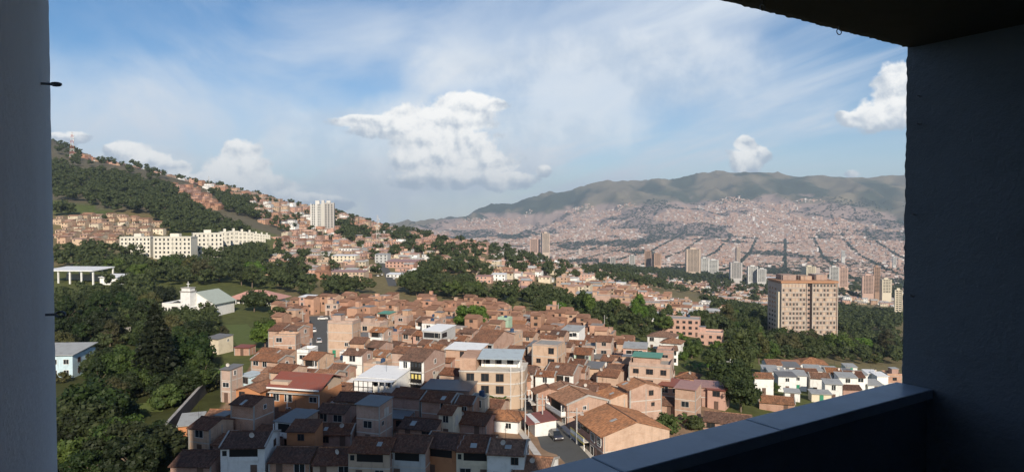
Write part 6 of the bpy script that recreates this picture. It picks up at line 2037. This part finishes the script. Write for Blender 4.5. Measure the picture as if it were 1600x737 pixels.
car(869, 688, 166, (.035, .030, .032), 'dark maroon car parked on the lower street before the row houses')
car(836, 667, -12, (.03, .032, .036), 'dark car in the shade beside the red awning on lower street')
car(506, 566, -16, (.025, .025, .028), 'black car at the near end of the small left street')
car(489, 519, -18, (.70, .70, .69), 'white car beside the left kerb of the small street')
car(497, 536, -18, (.45, .46, .47), 'silver car on the left kerb, middle of the small street')
car(503, 500, 70, (.72, .72, .70), 'white van-like car crossing the top of the small street')
car(513, 522, -18, (.40, .41, .43), 'silver car on the right kerb of the small street, farther one')
car(517, 536, -18, (.66, .66, .64), 'white car on the right kerb of the small street, nearer one')
for i, (px, py) in enumerate([(590, 432), (596, 430), (615, 436), (619, 430)]):
    car(px, py, -15, (.70, .70, .69), ['first', 'second', 'third', 'fourth'][i] + ' white car from the left parked along the far street')

# builder's rubble and sheets on the vacant lot
def rubble():
    rr = random.Random(8); mb = MB()
    cx, cy, cg = at(530, 590)
    for i in range(140):
        x, y = cx + rr.gauss(0, 3.2), cy + rr.gauss(0, 3.0); g = T1(x, y); s = rr.uniform(.12, .45)
        mb.box(x - s, x + s, y - s, y + s * .7, g - .1, g + s * rr.uniform(.6, 1.6))
    o = mb.build('rubble', EARTH); tag(o, 'heap of earth and broken brick on the vacant lot', 'rubble', kind='stuff')
    for i, (px, py, m) in enumerate([(506, 577, WALL['w']), (512, 580, mat_paint('blue_cloth', (.10, .12, .40), .9, .1)), (518, 578, WALL['B'])]):
        x, y, g = at(px, py)
        b = MB()
        for k in range(8):
            def P(q, z): return (-.9 + q * .225, .12 * math.sin(q * 1.7), z)
            b.quad(P(k, .5), P(k + 1, .5), P(k + 1, 2.0), P(k, 2.0)); b.quad((P(k + 1, .5)[0], P(k + 1, .5)[1] + .03, .5), (P(k, .5)[0], P(k, .5)[1] + .03, .5), (P(k, 2)[0], P(k, 2)[1] + .03, 2), (P(k + 1, 2)[0], P(k + 1, 2)[1] + .03, 2))
        o = b.build('hanging_sheet', m, None, (x, y, g)); tag(o, ['white', 'blue', 'pale blue'][i] + ' sheet hung to dry at the vacant lot', 'sheet')


rubble()

# ------------------------------------------------------------------ the air
HAZE = 0.000076
if HAZE:
    hb = MB().box(-15600, 15600, -15600, 15600, -420, 780)
    hm = bpy.data.materials.new('haze_air'); hm.use_nodes = True
    tt = hm.node_tree; tt.nodes.clear(); oo = tt.nodes.new('ShaderNodeOutputMaterial'); pv = tt.nodes.new('ShaderNodeVolumePrincipled')
    pv.inputs['Color'].default_value = (.66, .83, 1.0, 1); pv.inputs['Density'].default_value = HAZE; pv.inputs['Anisotropy'].default_value = .1
    tt.links.new(pv.outputs[0], oo.inputs['Volume'])
    ho = hb.build('haze', hm); tag(ho, 'pale blue haze over the valley', 'haze', kind='stuff')

# ------------------------------------------------------------------ labels: each house and tree by look and by the landmark next to it
ORD = ['first', 'second', 'third', 'fourth', 'fifth', 'sixth', 'seventh', 'eighth', 'ninth', 'tenth', 'eleventh', 'twelfth', 'thirteenth', 'fourteenth', 'fifteenth', 'sixteenth', 'seventeenth',
       'eighteenth', 'nineteenth', 'twentieth'] + [f'twenty-{w}' for w in ('first', 'second', 'third', 'fourth', 'fifth', 'sixth', 'seventh', 'eighth', 'ninth')] + ['thirtieth'] + [f'thirty-{w}' for w in ('first', 'second', 'third', 'fourth', 'fifth', 'sixth', 'seventh', 'eighth', 'ninth')]


def lab_fit(desc, o, noun, rel, lm):
    s = f'{desc}, {o} {noun} {rel} the {lm}'
    return s if len(s.replace('-', ' ').split()) <= 16 or len(s.split()) <= 15 else f"{desc.split(',')[0]}, {o} {noun} {rel} the {lm}"


def label_all(items, noun):
    sect = {}
    for it in items:
        if it[4]: continue
        best = min(LMK.items(), key=lambda kv: (kv[1][0] - it[1]) ** 2 + (1.6 * (kv[1][1] - it[2])) ** 2)
        dx, dy = it[1] - best[1][0], 1.6 * (it[2] - best[1][1])
        rel = ('left of' if dx < 0 else 'right of') if abs(dx) > abs(dy) else ('behind' if dy < 0 else 'in front of')
        sect.setdefault((best[0], rel), []).append((math.hypot(dx, dy), it))
    for (lm, rel), v in sect.items():
        v.sort(key=lambda q: q[0])
        for k, (_, it) in enumerate(v):
            it[0]['label'] = lab_fit(it[3], ORD[min(k, len(ORD) - 1)], noun, rel, lm) if True else f'{it[3]}, {ORD[min(k, len(ORD) - 1)]} {noun} {rel} the {lm}'


LMK.update({'half-hidden blue house': (105, 560), 'roofless walls': (165, 515), 'long garden wall': (275, 660), 'corner palm': (112, 705), 'cream house by the lawn': (340, 527),
            'tall garden palm': (342, 600), 'yellow-green banana': (300, 600), 'tan terrace': (530, 424), 'playground': (845, 470)})
label_all(HOUSES, 'house')
label_all(TREES, 'tree')
